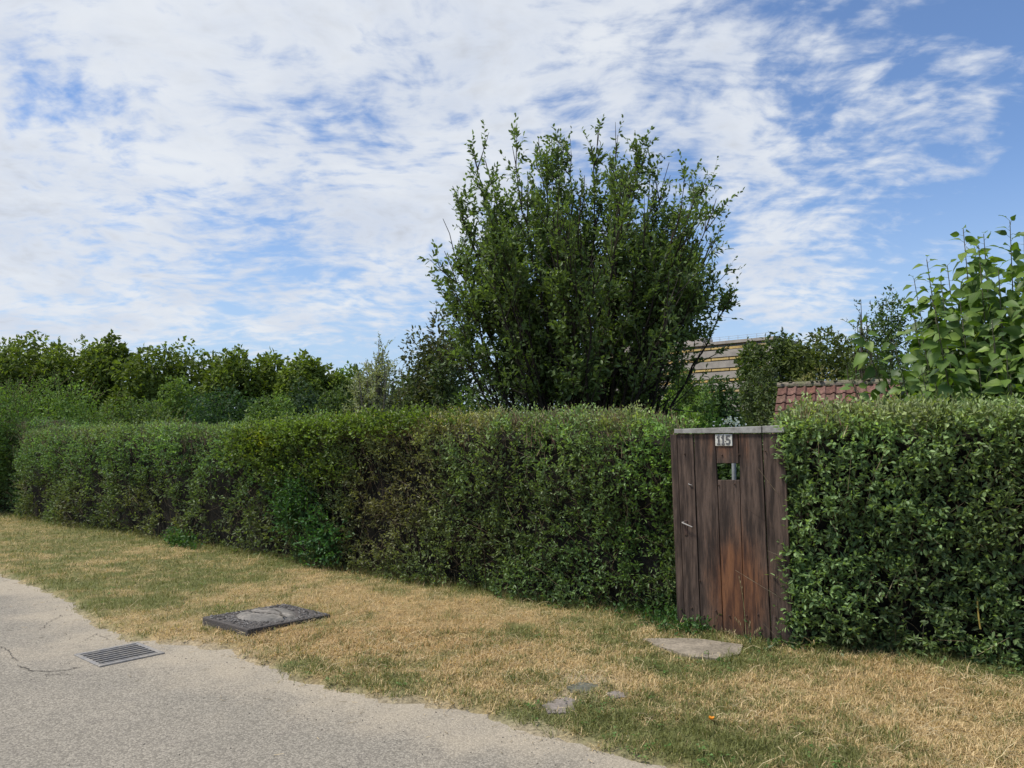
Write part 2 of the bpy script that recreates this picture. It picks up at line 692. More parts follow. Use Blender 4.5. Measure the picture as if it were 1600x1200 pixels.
q.link(tc, vor.inputs['Vector'])
vor.inputs['Scale'].default_value = 95
stone = q.n('ShaderNodeSeparateColor')
q.link(vor.outputs['Color'], stone.inputs[0])
gr = q.ss(stone.outputs[0], 0.0, 1.0, .66, 1.32)
gap = q.ss(vor.outputs['Distance'], .25, .65, 1.0, .68)
fine_n = q.noise(tc, 260, 4, .7)
patch = q.noise(tc, 1.1, 6, .62)
patch2 = q.noise(tc, 6.0, 5, .6)
e_ = q.n('ShaderNodeSeparateColor')
q.link(attr(q), e_.inputs[0])
sand = q.ss(q.m('ADD', q.m('MULTIPLY', e_.outputs[0], .42), q.m('MULTIPLY', patch, .8)), .58, .90)
base = q.mix(q.ss(patch, .35, .65), (.270, .243, .198, 1), (.305, .272, .220, 1))
base = q.mix(q.ss(patch2, .50, .72), base, (.255, .228, .188, 1))
base = q.mix(q.m('MULTIPLY', sand, .85), base, (.38, .325, .245, 1))
f = q.m('MULTIPLY', q.m('MULTIPLY', gr, gap), q.ss(fine_n, .3, .7, .75, 1.3))
f = q.m('ADD', q.m('MULTIPLY', f, q.ss(sand, 0, 1, .78, .45)), q.ss(sand, 0, 1, .22, .55))
cc = q.n('ShaderNodeCombineXYZ')
for i in range(3):
    q.link(f, cc.inputs[i])
q.put(bs.inputs['Base Color'], q.mix(1.0, base, cc.outputs[0], 'MULTIPLY'))
bs.inputs['Roughness'].default_value = .9
bs.inputs['Specular IOR Level'].default_value = .2
bump(q, bs, q.m('ADD', gap, q.m('MULTIPLY', fine_n, .6)), .7, .006)
road = mobj('road', V, [np.array(F)], m, None, np.repeat(edgeness[:, None], 3, 1))
tag(road, kind='structure')


def simple_mat(name, col, rough=.85, var=.3, scale=40, bd=.004, spec=.3, col2=None, s2=4):
    m, q, bs, out = material(name)
    tc = q.n('ShaderNodeTexCoord').outputs['Object']
    n_ = q.noise(tc, scale, 7, .65)
    c = (*col, 1)
    if col2 is not None:
        c = q.mix(q.ss(q.noise(tc, s2, 4, .6), .4, .62), c, (*col2, 1))
    f = q.ss(n_, .3, .7, 1 - var, 1 + var)
    cc = q.n('ShaderNodeCombineXYZ')
    for i in range(3):
        q.link(f, cc.inputs[i])
    q.put(bs.inputs['Base Color'], q.mix(1.0, c, cc.outputs[0], 'MULTIPLY'))
    bs.inputs['Roughness'].default_value = rough
    bs.inputs['Specular IOR Level'].default_value = spec
    if bd:
        bump(q, bs, n_, .7, bd)
    return m


M_CRACK = simple_mat('crack_dirt', (.10, .088, .072), .95)


def crack(pxs, wd, z=.004):
    P_ = np.array([G(a, b, z) for a, b in pxs])
    # finer, wandering line
    t = np.linspace(0, len(P_) - 1, len(P_) * 9)
    X = np.stack([np.interp(t, np.arange(len(P_)), P_[:, i]) for i in range(3)], 1)
    X[:, :2] += rng.normal(0, .008, (len(X), 2))
    D = unit(np.gradient(X, axis=0))
    N = np.stack([-D[:, 1], D[:, 0], 0 * D[:, 0]], 1)
    w_ = wd * rng.uniform(.2, 1.2, len(X)) * np.minimum(1, np.minimum(np.arange(len(X)), np.arange(len(X))[::-1]) / 4)
    V = np.concatenate([X + N * w_[:, None] / 2, X - N * w_[:, None] / 2])
    n = len(X)
    F = [(i, i + 1, n + i + 1, n + i) for i in range(n - 1)]
    o = mobj('crack', V, [np.array(F)], M_CRACK, road)
    return o


crack([(24, 1038), (50, 1047), (78, 1049), (105, 1046), (128, 1041)], .013)
crack([(68, 1053), (90, 1054), (120, 1052)], .008)
crack([(-20, 1008), (8, 1012), (16, 1022), (28, 1034)], .009)
crack([(60, 985), (75, 972), (95, 962), (110, 960)], .006)
crack([(130, 1002), (150, 990), (172, 1000)], .005)

# ---- storm drain
gc = (G(130, 1030) + G(243, 1016) + G(210, 1008) + G(160, 1039)) / 4
M_IRON = simple_mat('cast_iron', (.20, .19, .18), .55, .25, 60, .002, .5, (.26, .235, .20), 12)
M_PIT = simple_mat('slot_shade', (.006, .006, .006), .95, .2)  # near black, painting the shade of a deep pit
drain = empty('storm_drain', (gc[0], gc[1], 0), (0, 0, math.atan2(.76, .65)))
tag(drain, 'square cast iron storm drain with slanted slots set in the worn asphalt', 'storm drain')
b = Bag()
S_ = .235
for a, c in (((-S_, -S_, -.02), (S_, -S_ + .035, .011)), ((-S_, S_ - .035, -.02), (S_, S_, .011)), ((-S_, -S_ + .035, -.02), (-S_ + .03, S_ - .035, .011)), ((S_ - .03, -S_ + .035, -.02), (S_, S_ - .035, .011))):
    box(b, a, c)
bevel(b.build('frame', M_IRON, drain), .004)
b = Bag()
box(b, (-S_ + .01, -S_ + .01, -.03), (S_ - .01, S_ - .01, .003))  # shallow plate whose black colour stands in for shade between the bars
b.build('shade_plate', M_PIT, drain)
nb = 7
for i in range(nb):
    y = -S_ + .035 + (i + .5) * (2 * S_ - .07) / nb
    b = Bag()
    box(b, (-S_ + .03, y - .009, -.01), (S_ - .03, y + .009, .009))
    if i == 0:
        bar_me = None
    o = b.build('bar', M_IRON, drain)
    bevel(o, .004)

# ---- raised manhole slab
c4 = [G(320, 972, .06), G(440, 944, .06), G(503, 957, .06), G(400, 991, .06)]
mc = sum(c4) / 4
ex = unit((c4[3] - c4[0] + c4[2] - c4[1])[None])[0]
LX = (np.linalg.norm(c4[3] - c4[0]) + np.linalg.norm(c4[2] - c4[1])) / 2
LY = (np.linalg.norm(c4[1] - c4[0]) + np.linalg.norm(c4[2] - c4[3])) / 2
man = empty('manhole_slab', (mc[0], mc[1], .006), (R(-2.0), R(1.3), math.atan2(ex[1], ex[0])))
tag(man, 'raised square concrete slab with a round mortared cover and dark pebbles in the dry verge', 'manhole slab')
M_SLAB = simple_mat('dark_concrete', (.085, .075, .068), .9, .4, 90, .008)
M_COVER = simple_mat('pale_mortar', (.22, .20, .175), .9, .3, 30, .008, .2, (.15, .14, .125), 7)
M_PEB = tint_material('pebble', .8, 30, .2)
b = Bag()
box(b, (-LX / 2, -LY / 2, -.05), (LX / 2, LY / 2, .072))
bevel(b.build('slab', M_SLAB, man), .008, 2)
# mortar disc with a wandering rim and a low dome
b = Bag()
na, nr = 40, 7
V = [(0, 0, .096)]
for i in range(1, nr + 1):
    for j in range(na):
        an = j / na * 6.283
        rr = .262 * i / nr * (1 + (.07 * math.sin(3 * an + 1) + .05 * math.sin(7 * an)) * (i / nr))
        z_ = .096 - .006 * (i / nr) ** 2 + .004 * math.sin(5 * an + i) - (.03 if i == nr else 0)
        V.append((rr * math.cos(an), rr * math.sin(an), z_))
F4 = [(1 + (i - 1) * na + j, 1 + (i - 1) * na + (j + 1) % na, 1 + i * na + (j + 1) % na, 1 + i * na + j) for i in range(1, nr) for j in range(na)]
F3 = [(0, 1 + (j + 1) % na, 1 + j) for j in range(na)]
F4 = [f_[::-1] for f_ in F4]
F3 = [f_[::-1] for f_ in F3]
b.add(V, [np.array(F4), np.array(F3)])
b.build('cover', M_COVER, man, True)
b = Bag()
X = np.linspace(-.23, .24, 26)
for off, ph in ((-.03, 0), (.06, 2.0)):
    Yc = off + .05 * np.sin(X * 12 + ph) + rng.normal(0, .004, 26)
    wv = .007
    zt = .1005
    V = np.concatenate([np.column_stack([X, Yc - wv, np.full(26, zt)]), np.column_stack([X, Yc + wv, np.full(26, zt)])])
    V[:, 2] += 0
    b.add(V, [np.array([(i, i + 1, 27 + i, 26 + i) for i in range(25)])])
b.build('crack', M_CRACK, man)


def pebble_bag(b, c, r, tints):
    ico = np.array([(0, 0, 1), (.9, 0, .2), (.28, .85, .2), (-.72, .53, .2), (-.72, -.53, .2), (.28, -.85, .2), (.6, .5, -.5), (-.6, .4, -.5), (0, -.8, -.5)], float)
    f_ = np.array([(0, 1, 2), (0, 2, 3), (0, 3, 4), (0, 4, 5), (0, 5, 1), (1, 6, 2), (2, 6, 7), (2, 7, 3), (3, 7, 4), (4, 7, 8), (4, 8, 5), (5, 8, 1), (1, 8, 6)])
    n = len(c)
    an = rng.uniform(0, 6.28, n)
    sc_ = np.stack([r * rng.uniform(.8, 1.4, n), r * rng.uniform(.7, 1.1, n), r * rng.uniform(.45, .8, n)], 1)
    v = ico[None] * sc_[:, None]
    ca, sa = np.cos(an)[:, None], np.sin(an)[:, None]
    v = np.stack([v[..., 0] * ca - v[..., 1] * sa, v[..., 0] * sa + v[..., 1] * ca, v[..., 2]], -1) + c[:, None]
    F = (f_[None] + (np.arange(n) * 9)[:, None, None]).reshape(-1, 3)
    b.add(v.reshape(-1, 3), [F], np.repeat(tints, 9, 0))


n = 900
c = np.column_stack([rng.uniform(-LX / 2 + .02, LX / 2 - .02, n), rng.uniform(-LY / 2 + .02, LY / 2 - .02, n), np.full(n, .074)])
c = c[np.hypot(c[:, 0], c[:, 1]) > .27]
b = Bag()
tv = rng.uniform(.04, .22, len(c))[:, None] * np.array([1, .93, .86])
pebble_bag(b, c, rng.uniform(.006, .015, len(c)), tv)
tag(b.build('pebbles', M_PEB, man), kind='stuff')

# ---- flat stones let into the turf, and the door step


SLABS = []


def slab_thing(name, label, cat, pxs, thick, matr, top=.02, group=None):
    Pt = [G(a, b_, top) for a, b_ in pxs]
    top = float(ground_h(np.array(Pt)[:, :2]).max()) + (.012 if len(pxs) > 9 else .003)
    Pt = [p * (1, 1, 0) + (0, 0, top) for p in Pt]
    SLABS.append(np.array(Pt)[:, :2])
    c = sum(Pt) / len(Pt)
    n = len(Pt)
    V, t_ = [], []
    P2 = []
    for i in range(n):                       # a rougher outline
        for k_ in range(4):
            x = Pt[i] * (1 - k_ / 4) + Pt[(i + 1) % n] * (k_ / 4)
            P2.append(x + rng.normal(0, .006, 3) * (1, 1, 0))
    n = len(P2)
    V = [p - c + (0, 0, top) for p in P2] + [p - c - (0, 0, thick - top) for p in P2]
    bb = Bag()
    bb.add(V, [np.array([[i, (i + 1) % n, n + (i + 1) % n, n + i] for i in range(n)])])
    bb.add(np.array(V)[:n] * (1, 1, 1), [np.arange(n)[None]])
    o = bb.build(name, matr)
    o.location = (c[0], c[1], 0)
    tag(o, label, cat, group)
    return o


M_STEP = simple_mat('step_concrete', (.27, .228, .175), .9, .3, 50, .005, .2, (.20, .17, .13), 6)
M_STONE = simple_mat('flagstone', (.20, .172, .148), .9, .3, 40, .005)
slab_thing('door_step', 'sandy concrete doorstep lying in the grass at the foot of the gate', 'doorstep',
           [(1004, 999), (1040, 998), (1078, 998), (1100, 1000), (1162, 1008), (1156, 1022), (1120, 1030), (1080, 1027), (1048, 1016), (1024, 1008)], .05, M_STEP, .045)
slab_thing('stepping_stone', 'pale bare flagstone sunk in the turf nearest the road', 'stepping stone',
           [(846, 1100), (862, 1092), (884, 1087), (900, 1090), (902, 1106), (888, 1112), (858, 1111)], .05, M_STONE, .042)
slab_thing('stepping_stone', 'dark mossy flagstone sunk in the turf just behind the pale one', 'stepping stone',
           [(884, 1072), (905, 1066), (932, 1068), (936, 1078), (915, 1084), (892, 1081)], .05,
           simple_mat('mossy_stone', (.11, .11, .085), .95, .3, 40, .005), .040)
slab_thing('stepping_stone', 'small brownish flagstone sunk in the turf right of the dark one', 'stepping stone',
           [(946, 1084), (962, 1080), (982, 1083), (978, 1090), (955, 1091)], .05, M_STONE, .040)

# ---- grass
XC = [(c[0], c[1]) for c in (G(875, 1100), G(1085, 1016))]


def inside_slab(p):
    dxy = p - mc[:2]
    ca, sa = ex[0], ex[1]
    lx, ly = dxy[:, 0] * ca + dxy[:, 1] * sa, -dxy[:, 0] * sa + dxy[:, 1] * ca
    return (np.abs(lx) < LX / 2 - .02) & (lx < LX / 2 - .07) & (np.abs(ly) < LY / 2 - .02) & (ly < LY / 2 - .06)


N_TRY = 2600000
dep = 3.3 * (24 / 3.3) ** rng.random(N_TRY)                      # more blades near by
lat = rng.uniform(-.78, .92, N_TRY) * dep
gp = np.column_stack([lat, dep])
keep = rng.random(N_TRY) < np.minimum(1, (dep / 7.0) ** 0.35) * .43
gp = gp[keep]
sd = edge_dist(gp)
front = (gp - A0[:2]) @ NF[:2]
frontR = (gp - RA[:2]) @ RNF[:2]
in_slab = np.zeros(len(gp), bool)
for poly in SLABS:
    c_p = poly.mean(0)
    q_ = c_p + (gp - c_p) * (1.05 if len(poly) > 9 else 1.35)
    ins = np.zeros(len(gp), bool)
    for (x0, y0), (x1, y1) in zip(poly, np.roll(poly, -1, 0)):
        cr = ((y0 > q_[:, 1]) != (y1 > q_[:, 1])) & (q_[:, 0] < (x1 - x0) * (q_[:, 1] - y0) / (y1 - y0 + 1e-12) + x0)
        ins ^= cr
    in_slab |= ins
ok = ~in_slab & (sd > -.05) & (np.where(gp[:, 0] > RA[0], frontR, front) > -.25) & ~inside_slab(gp)
gp, sd, front = gp[ok], sd[ok], np.where(gp[ok, 0] > RA[0], frontR[ok], front[ok])
bare_ = .5 * field(gp, BARE) + .95 * (1 - sm(sd + (fbm(gp * 5, 3) - .5) * .3, .0, .30))
clump = fbm(gp * 11, 31)
ok = rng.random(len(gp)) > np.clip(bare_ + (.55 - clump) * 1.2 * np.clip(bare_ + .25, 0, 1), 0, .995)
gp, sd, front, clump = gp[ok], sd[ok], front[ok], clump[ok]
n = len(gp)
g_ = greenness(gp) + rng.normal(0, .38, n) + (clump - .5) * .5
green = g_ > .55
Ln = np.where(green, rng.uniform(.02, .055, n), rng.uniform(.018, .065, n)) * (1 + np.exp(-np.maximum(front, 0) / .15) * 1.1) * (.25 + 1.5 * clump)
Ln *= np.where(rng.random(n) < .04, rng.uniform(1.3, 2.3, n), 1.0)
lean = np.where(green, rng.uniform(.15, 1.0, n), rng.uniform(.5, 1.5, n))
az = rng.uniform(0, 6.283, n)
D = np.column_stack([np.sin(lean) * np.cos(az), np.sin(lean) * np.sin(az), np.cos(lean)])
S = np.column_stack([-np.sin(az), np.cos(az), np.zeros(n)])
z0 = ground_h(gp)
base = np.column_stack([gp, z0 - .003])
wd = (.0024 + .00042 * gp[:, 1]) * rng.uniform(.7, 1.3, n)
mid = base + D * (Ln * .55)[:, None]
tip = mid + unit(D + np.array([0, 0, -.55]) + rng.normal(0, .38, (n, 3))) * (Ln * .55)[:, None]
V = np.stack([base - S * wd[:, None] / 2, base + S * wd[:, None] / 2, mid + S * wd[:, None] * .4, mid - S * wd[:, None] * .4, tip], 1).reshape(-1, 3)
i5 = np.arange(n) * 5
nr_ = gp[:, 1] < 6.6                        # blades further off are single slivers
i5n, i5f = i5[nr_], i5[~nr_]
F4 = np.stack([i5n, i5n + 1, i5n + 2, i5n + 3], 1)
F3 = np.concatenate([np.stack([i5n + 3, i5n + 2, i5n + 4], 1), np.stack([i5f, i5f + 1, i5f + 4], 1)])
cg = np.array([.205, .215, .075])
cd = np.array([.62, .48, .26])
cd2 = np.array([.40, .26, .12])
mixd = rng.random((n, 1))
orange = np.clip(field(gp, patches([(620, 980, 1.1, 1.0), (740, 1000, .6, .8), (500, 990, .5, .6), (1400, 1070, .6, .5)])), 0, 1)[:, None]
cdry = cd * (1 - mixd * .4) + cd2 * mixd * .4
cdry = cdry * (1 - orange * .5) + np.array([.46, .29, .13]) * orange * .5
half = ((g_ > .42) & ~green)[:, None]
tg = np.where(green[:, None], cg, np.where(half, (cg + cdry) / 2, cdry)) * rng.uniform(.55, 1.3, (n, 1))
grass = mobj('verge_grass', V, [F4, F3], M_GRASS, None, np.repeat(tg, 5, 0))
tag(grass, 'short half dried grass covering the verge between the road and the hedges', 'grass', kind='stuff')
print('grass blades', n)

# fallen dry stalks, leaves and grit lying on the verge rim and the road
b = Bag()
n = 1500
lp = np.column_stack([rng.uniform(-.7, .66, n), 3.4 * (9 / 3.4) ** rng.random(n)])
lp[:, 0] *= lp[:, 1]
sd = edge_dist(lp)
ok = (sd > -1.2) & (sd < .45) & (rng.random(n) < np.exp(-np.abs(sd + .05) / .25))
lp = lp[ok]
n = len(lp)
az = rng.uniform(0, 6.28, n)
zb = np.maximum(ground_h(lp), 0) + .006
a = np.column_stack([lp, zb])
e = a + np.column_stack([np.cos(az), np.sin(az), rng.uniform(-.02, .1, n)]) * rng.uniform(.01, .06, n)[:, None]
sticks(b, a, e, .0018, np.array([.42, .33, .2]) * rng.uniform(.5, 1.2, (n, 1)))
n = 4200
lp = np.column_stack([rng.uniform(-.7, .5, n), 3.4 * (8 / 3.4) ** rng.random(n)])
lp[:, 0] *= lp[:, 1]
ed_ = edge_dist(lp)
lp = lp[(ed_ < -.0) & (rng.random(len(lp)) < .06 + np.exp(ed_ / .30))]
n = len(lp)
pebble_bag(b, np.column_stack([lp, np.full(n, .002)]), rng.uniform(.002, .006, n), rng.uniform(.08, .4, (n, 1)) * np.array([1, .9, .75]))
litter_b = b
# longer straw lying over the turf
n = 9000
lp = np.column_stack([rng.uniform(-.72, .70, n), 3.4 * (16 / 3.4) ** rng.random(n)])
lp[:, 0] *= lp[:, 1]
fr_ = np.where(lp[:, 0] > RA[0], (lp - RA[:2]) @ RNF[:2], (lp - A0[:2]) @ NF[:2])
gn_ = greenness(lp)
lp = lp[(edge_dist(lp) > .12) & (fr_ > 0) & ~inside_slab(lp) & (rng.random(n) > gn_ - .1) & (fbm(lp * 4, 55) > .42)]
n = len(lp)
az = rng.uniform(0, 6.28, n)
Lh = rng.uniform(.05, .15, n)[:, None]
a = np.column_stack([lp, ground_h(lp) + .012])
hv = np.column_stack([np.cos(az), np.sin(az), rng.uniform(.15, .7, n)])
m_1 = a + hv * Lh * .5
e = m_1 + unit(hv + np.column_stack([rng.normal(0, .4, (n, 2)), -rng.uniform(.3, .9, n)])) * Lh * .5
b = Bag()
tn_ = np.array([.60, .49, .29]) * rng.uniform(.6, 1.2, (n, 1))
sticks(b, a, m_1, .0016, tn_)
sticks(b, m_1, e, .0012, tn_)
tag(b.build('dry_straw', M_TWIG), 'long bleached straw lying over the short turf of the verge', 'straw', kind='stuff')
# clover and small broad leaves in the green places
n = 5200
lp = np.column_stack([rng.uniform(-.72, .70, n), 3.4 * (13 / 3.4) ** rng.random(n)])
lp[:, 0] *= lp[:, 1]
fr_ = np.where(lp[:, 0] > RA[0], (lp - RA[:2]) @ RNF[:2], (lp - A0[:2]) @ NF[:2])
lp = lp[(edge_dist(lp) > .05) & (fr_ > -.1) & ~inside_slab(lp) & (greenness(lp) > .62) & (fbm(lp * 6, 66) > .52)]
n = len(lp)
b = Bag()
for k_ in range(4):
    az = rng.uniform(0, 6.28, n)
    pb = np.column_stack([lp + rng.normal(0, .012, (n, 2)), ground_h(lp) + rng.uniform(.015, .035, n)])
    leaf_bag(b, pb, unit(np.column_stack([np.cos(az), np.sin(az), rng.uniform(-.1, .5, n)])), unit(np.column_stack([rng.normal(0, .3, (n, 2)), np.ones(n)])),
             rng.uniform(.012, .03, n), rng.uniform(.008, .018, n), np.array([.11, .20, .05]) * rng.uniform(.6, 1.3, (n, 1)), 1)
tag(b.build('clover', M_GRASS), 'small clover and weed leaves mixed into the green parts of the verge', 'clover', kind='stuff')
b = litter_b
tag(b.build('road_litter', M_TWIG), 'dry stalks and grit scattered along the road edge', 'litter', kind='stuff')

# ================================================================ HEDGES
M_CORE = simple_mat('dark_core', (.014, .012, .008), .95, .5, 25, .03)  # interior shade put into the colour of the added core


def hedge(name, label, group, p0, p1, nf, H, DP, dens, leaf_l, leaf_w, tintf, holef=None, K=7, seed=1, ends=(1, 1), twig_dens=90, bulge=.18,
          topf=None, skipf=None, detail=2, matl=None, dry=.44):
    """Clipped hedge from p0 to p1; nf points out of its front. tintf(s, z) -> leaf colour, holef(s, z) -> share of shoots missing."""
    p0, p1 = np.array(p0, float), np.array(p1, float)
    p0[2] = p1[2] = 0
    Ls = np.linalg.norm(p1 - p0)
    u = (p1 - p0) / Ls
    root = empty(name, tuple((p0 + p1) / 2))
    off = (p0 + p1) / 2
    tag(root, label, 'hedge', group)
    r = .16
    topf = topf or (lambda s: np.zeros_like(s))

    def surf(n, part):
        """random (pos, normal, s, z) on front+top+back or an end"""
        if part == 'shell':
            s = rng.uniform(0, Ls, n)
            per = [(H - r), r * 1.57, DP - 2 * r, r * 1.57, H * .35]
            c = rng.uniform(0, sum(per), n)
            t = np.zeros(n); z = np.zeros(n); nt = np.zeros(n); nz = np.zeros(n)
            a = c < per[0]
            z[a] = c[a]; nt[a] = -1
            c1 = c - per[0]
            a = (c1 >= 0) & (c1 < per[1])
            an = c1[a] / r
            t[a] = r - r * np.cos(an); z[a] = H - r + r * np.sin(an); nt[a] = -np.cos(an); nz[a] = np.sin(an)
            c2 = c1 - per[1]
            a = (c2 >= 0) & (c2 < per[2])
            t[a] = r + c2[a]; z[a] = H; nz[a] = 1
            c3 = c2 - per[2]
            a = (c3 >= 0) & (c3 < per[3])
            an = c3[a] / r
            t[a] = DP - r + r * np.sin(an); z[a] = H - r + r * np.cos(an); nt[a] = np.sin(an); nz[a] = np.cos(an)
            c4_ = c3 - per[3]
            a = c4_ >= 0
            t[a] = DP; z[a] = H - r - c4_[a]; nt[a] = 1
            ns = np.zeros(n)
            # round the corners at the free ends
            for e, s_e in ((0, 0.0), (1, Ls)):
                if ends[e]:
                    dd = np.abs(s - s_e)
                    kk = np.clip(1 - dd / .22, 0, 1) ** 2
                    t = t + nt * -1 * kk * .10 * (np.abs(nt) > .3)
                    ns = ns + kk * (1 if e else -1) * .7
        else:
            e = part
            s = np.full(n, Ls if e else 0.0)
            t = rng.uniform(.05, DP - .05, n)
            z = rng.uniform(0, H, n)
            nt = (t / DP - .5) * .8
            nz = np.clip(z - (H - .2), 0, 1) * 3
            ns = np.full(n, 1.0 if e else -1.0)
        z = z * (1 + topf(s) / H)
        Np = np.stack([ns, nt, nz], 1)
        Np = unit(Np)
        q3 = np.stack([s, t, z], 1)
        disp = (fbm(q3 * 1.7, seed) - .5) * 2 * bulge + (fbm(q3 * 5.5, seed + 5) - .5) * .22
        disp *= np.where(nz > .8, .55, 1)
        loc = q3 + Np * disp[:, None]
        return loc, Np, s, z

    def world(loc):
        return p0 + loc[:, :1] * u + loc[:, 1:2] * -nf + loc[:, 2:3] * np.array([0, 0, 1.0])

    def wdir(v):
        return v[:, :1] * u + v[:, 1:2] * -nf + v[:, 2:3] * np.array([0, 0, 1.0])

    leafb, twigb = Bag(), Bag()
    parts = [('shell', Ls * (H * 1.35 + DP))]
    for e in (0, 1):
        if ends[e]:
            parts.append((e, DP * H))
    for part, area in parts:
        n = int(area * dens)
        loc, Np, s, z = surf(n, part)
        if part == 'shell':        # save leaves on the back
            k_ = (Np[:, 1] < .5) | (rng.random(n) < .35)
            loc, Np, s, z = loc[k_], Np[k_], s[k_], z[k_]
        hole = (fbm(loc * np.array([5.5, 5.5, 4.0]), seed + 9) - .5) * 2.4
        hv = .22 if holef is None else holef(s, z)
        k_ = rng.random(len(s)) > np.clip(hv + hole * (.5 + .5 * (np.abs(Np[:, 2]) < .7)), 0, .97)
        if skipf is not None:
            k_ &= ~skipf(s, z, loc[:, 1])
        loc, Np, s, z = loc[k_], Np[k_], s[k_], z[k_]
        n = len(s)
        inn = rng.exponential(.055, n) + .05
        start = loc - Np * inn[:, None]
        d_ = unit(Np * .75 + np.array([0, 0, .5]) + rng.normal(0, .45, (n, 3)))
        L_ = rng.uniform(.08, .17, n)
        tint = 1.42 * tintf(s, z) * (1 + .35 * (fbm(loc * 3.1, seed + 20)[:, None] - .5) * 2)
        shoots(leafb, twigb, world(start), wdir(d_), L_, K, leaf_l, leaf_w, tint, detail, spread=1.05, twig_r=.0016,
               twig_tint=(.13, .10, .06), taper=.35, tintvar=.36, jitter=.4, up=.6)
    # stems standing just inside the face, some dry and pale
    n = int(Ls * H * twig_dens)
    s, z = rng.uniform(0, Ls, n), rng.uniform(.0, H - .2, n)
    t = rng.uniform(.02, .22, n) + rng.exponential(.04, n)
    a = np.stack([s, t, z], 1)
    q3 = np.stack([s, t * 0, z], 1)
    disp = (fbm(q3 * 1.7, seed) - .5) * 2 * bulge
    a[:, 1] -= disp
    L_ = rng.uniform(.15, .55, n)
    dr = unit(np.stack([rng.normal(0, .55, n), rng.normal(-.1, .22, n), rng.uniform(.15, 1.1, n)], 1))
    e = a + dr * L_[:, None]
    e[:, 2] = np.minimum(e[:, 2], H + .01)
    m_ = (a + e) / 2 + rng.normal(0, .03, (n, 3))
    pal = np.array([[.20, .15, .09], [.11, .08, .05], [.30, .24, .15], [.07, .05, .035]])[rng.integers(0, 4, n)]
    sticks(twigb, world(a), world(m_), rng.uniform(.0015, .004, n), pal)
    sticks(twigb, world(m_), world(e), rng.uniform(.001, .0025, n), pal)
    # dry clipped ends along the top and the shoulder
    n = int(Ls * DP * 520)
    s = rng.uniform(0, Ls, n)
    t = rng.uniform(-.03, DP * .95, n)
    k_ = fbm(np.stack([s * 1.1, t * 2], 1), seed + 40) > dry
    s, t = s[k_], t[k_]
    n = len(s)
    zt = H + topf(s)
    zt = zt - np.clip(.14 - t, 0, .3) ** 1.0 * rng.uniform(.2, 3.0, n)
    a = np.stack([s, t, zt - rng.uniform(.03, .10, n)], 1)
    q3 = np.stack([s, np.full(n, .3), zt], 1)
    a[:, 2] += (fbm(q3 * 1.7, seed) - .5) * 2 * bulge * .55
    dr = unit(np.stack([rng.normal(0, .3, n), rng.normal(-.25, .3, n), np.ones(n)], 1))
    e = a + dr * rng.uniform(.06, .15, n)[:, None]
    if skipf is not None:
        k_ = ~skipf(s, zt, t)
        a, e, n = a[k_], e[k_], int(k_.sum())
    pal = np.array([[.34, .27, .16], [.24, .17, .10], [.28, .17, .12]])[rng.integers(0, 3, n)]
    sticks(twigb, world(a), world(e), .0028, pal)
    # solid core added to block light, coloured as dark as the shaded inside
    cb = Bag()
    nsx, nz_ = max(4, int(Ls / .25)), 10
    V, F = [], []
    cs = [(.24, .0), (.24, H * .25), (.22, H * .5), (.22, H * .75), (.25, H - .24), (.36, H - .18), (DP / 2, H - .15), (DP - .36, H - .18), (DP - .25, H - .24), (DP - .22, H * .5), (DP - .22, 0)]
    i0, i1 = (.20 if ends[0] else 0), (.20 if ends[1] else 0)
    for i in range(nsx + 1):
        s_ = i0 + (Ls - i0 - i1) * i / nsx
        for (t_, z_) in cs:
            v = np.array([[s_, t_, z_]])
            dd = (fbm(v * 2.3, seed)[0] - .5) * .25
            V.append((s_, t_ + (dd if t_ < DP / 2 else -dd), max(0, z_ + (topf(np.array([s_]))[0]) * z_ / H)))
    m_ = len(cs)
    for i in range(nsx):
        for j in range(m_ - 1):
            F.append((i * m_ + j, i * m_ + j + 1, (i + 1) * m_ + j + 1, (i + 1) * m_ + j))
    cb.add(world(np.array(V)) - off, [np.array(F)])
    cb.add(world(np.array(V[:m_])) - off, [np.arange(m_)[None]])
    cb.add(world(np.array(V[-m_:])) - off, [np.arange(m_)[None]])
    cb.build('blocking_core', M_CORE, root)
    leafb.V = [v - off for v in leafb.V]
    twigb.V = [v - off for v in twigb.V]
    tag(leafb.build('foliage', matl or M_LEAF_GLOSS, root), kind='stuff')
    tag(twigb.build('twigs', M_TWIG, root), kind='stuff')
    print(name, 'leaf verts', leafb.n, 'twig verts', twigb.n)
    return root


PRIV = np.array([.090, .148, .055])
BRIGHT = np.array([.115, .175, .035])
BROWN = np.array([.145, .115, .060])
def lerp(a, b, t):
    return a * (1 - t)[:, None] + b * t[:, None]

def bump2(s, z, s0, z0, rs, rz):
    return np.exp(-((s - s0) / rs) ** 2 - ((z - z0) / rz) ** 2)


s440, s640, s560 = s_of(455), s_of(640), s_of(570)


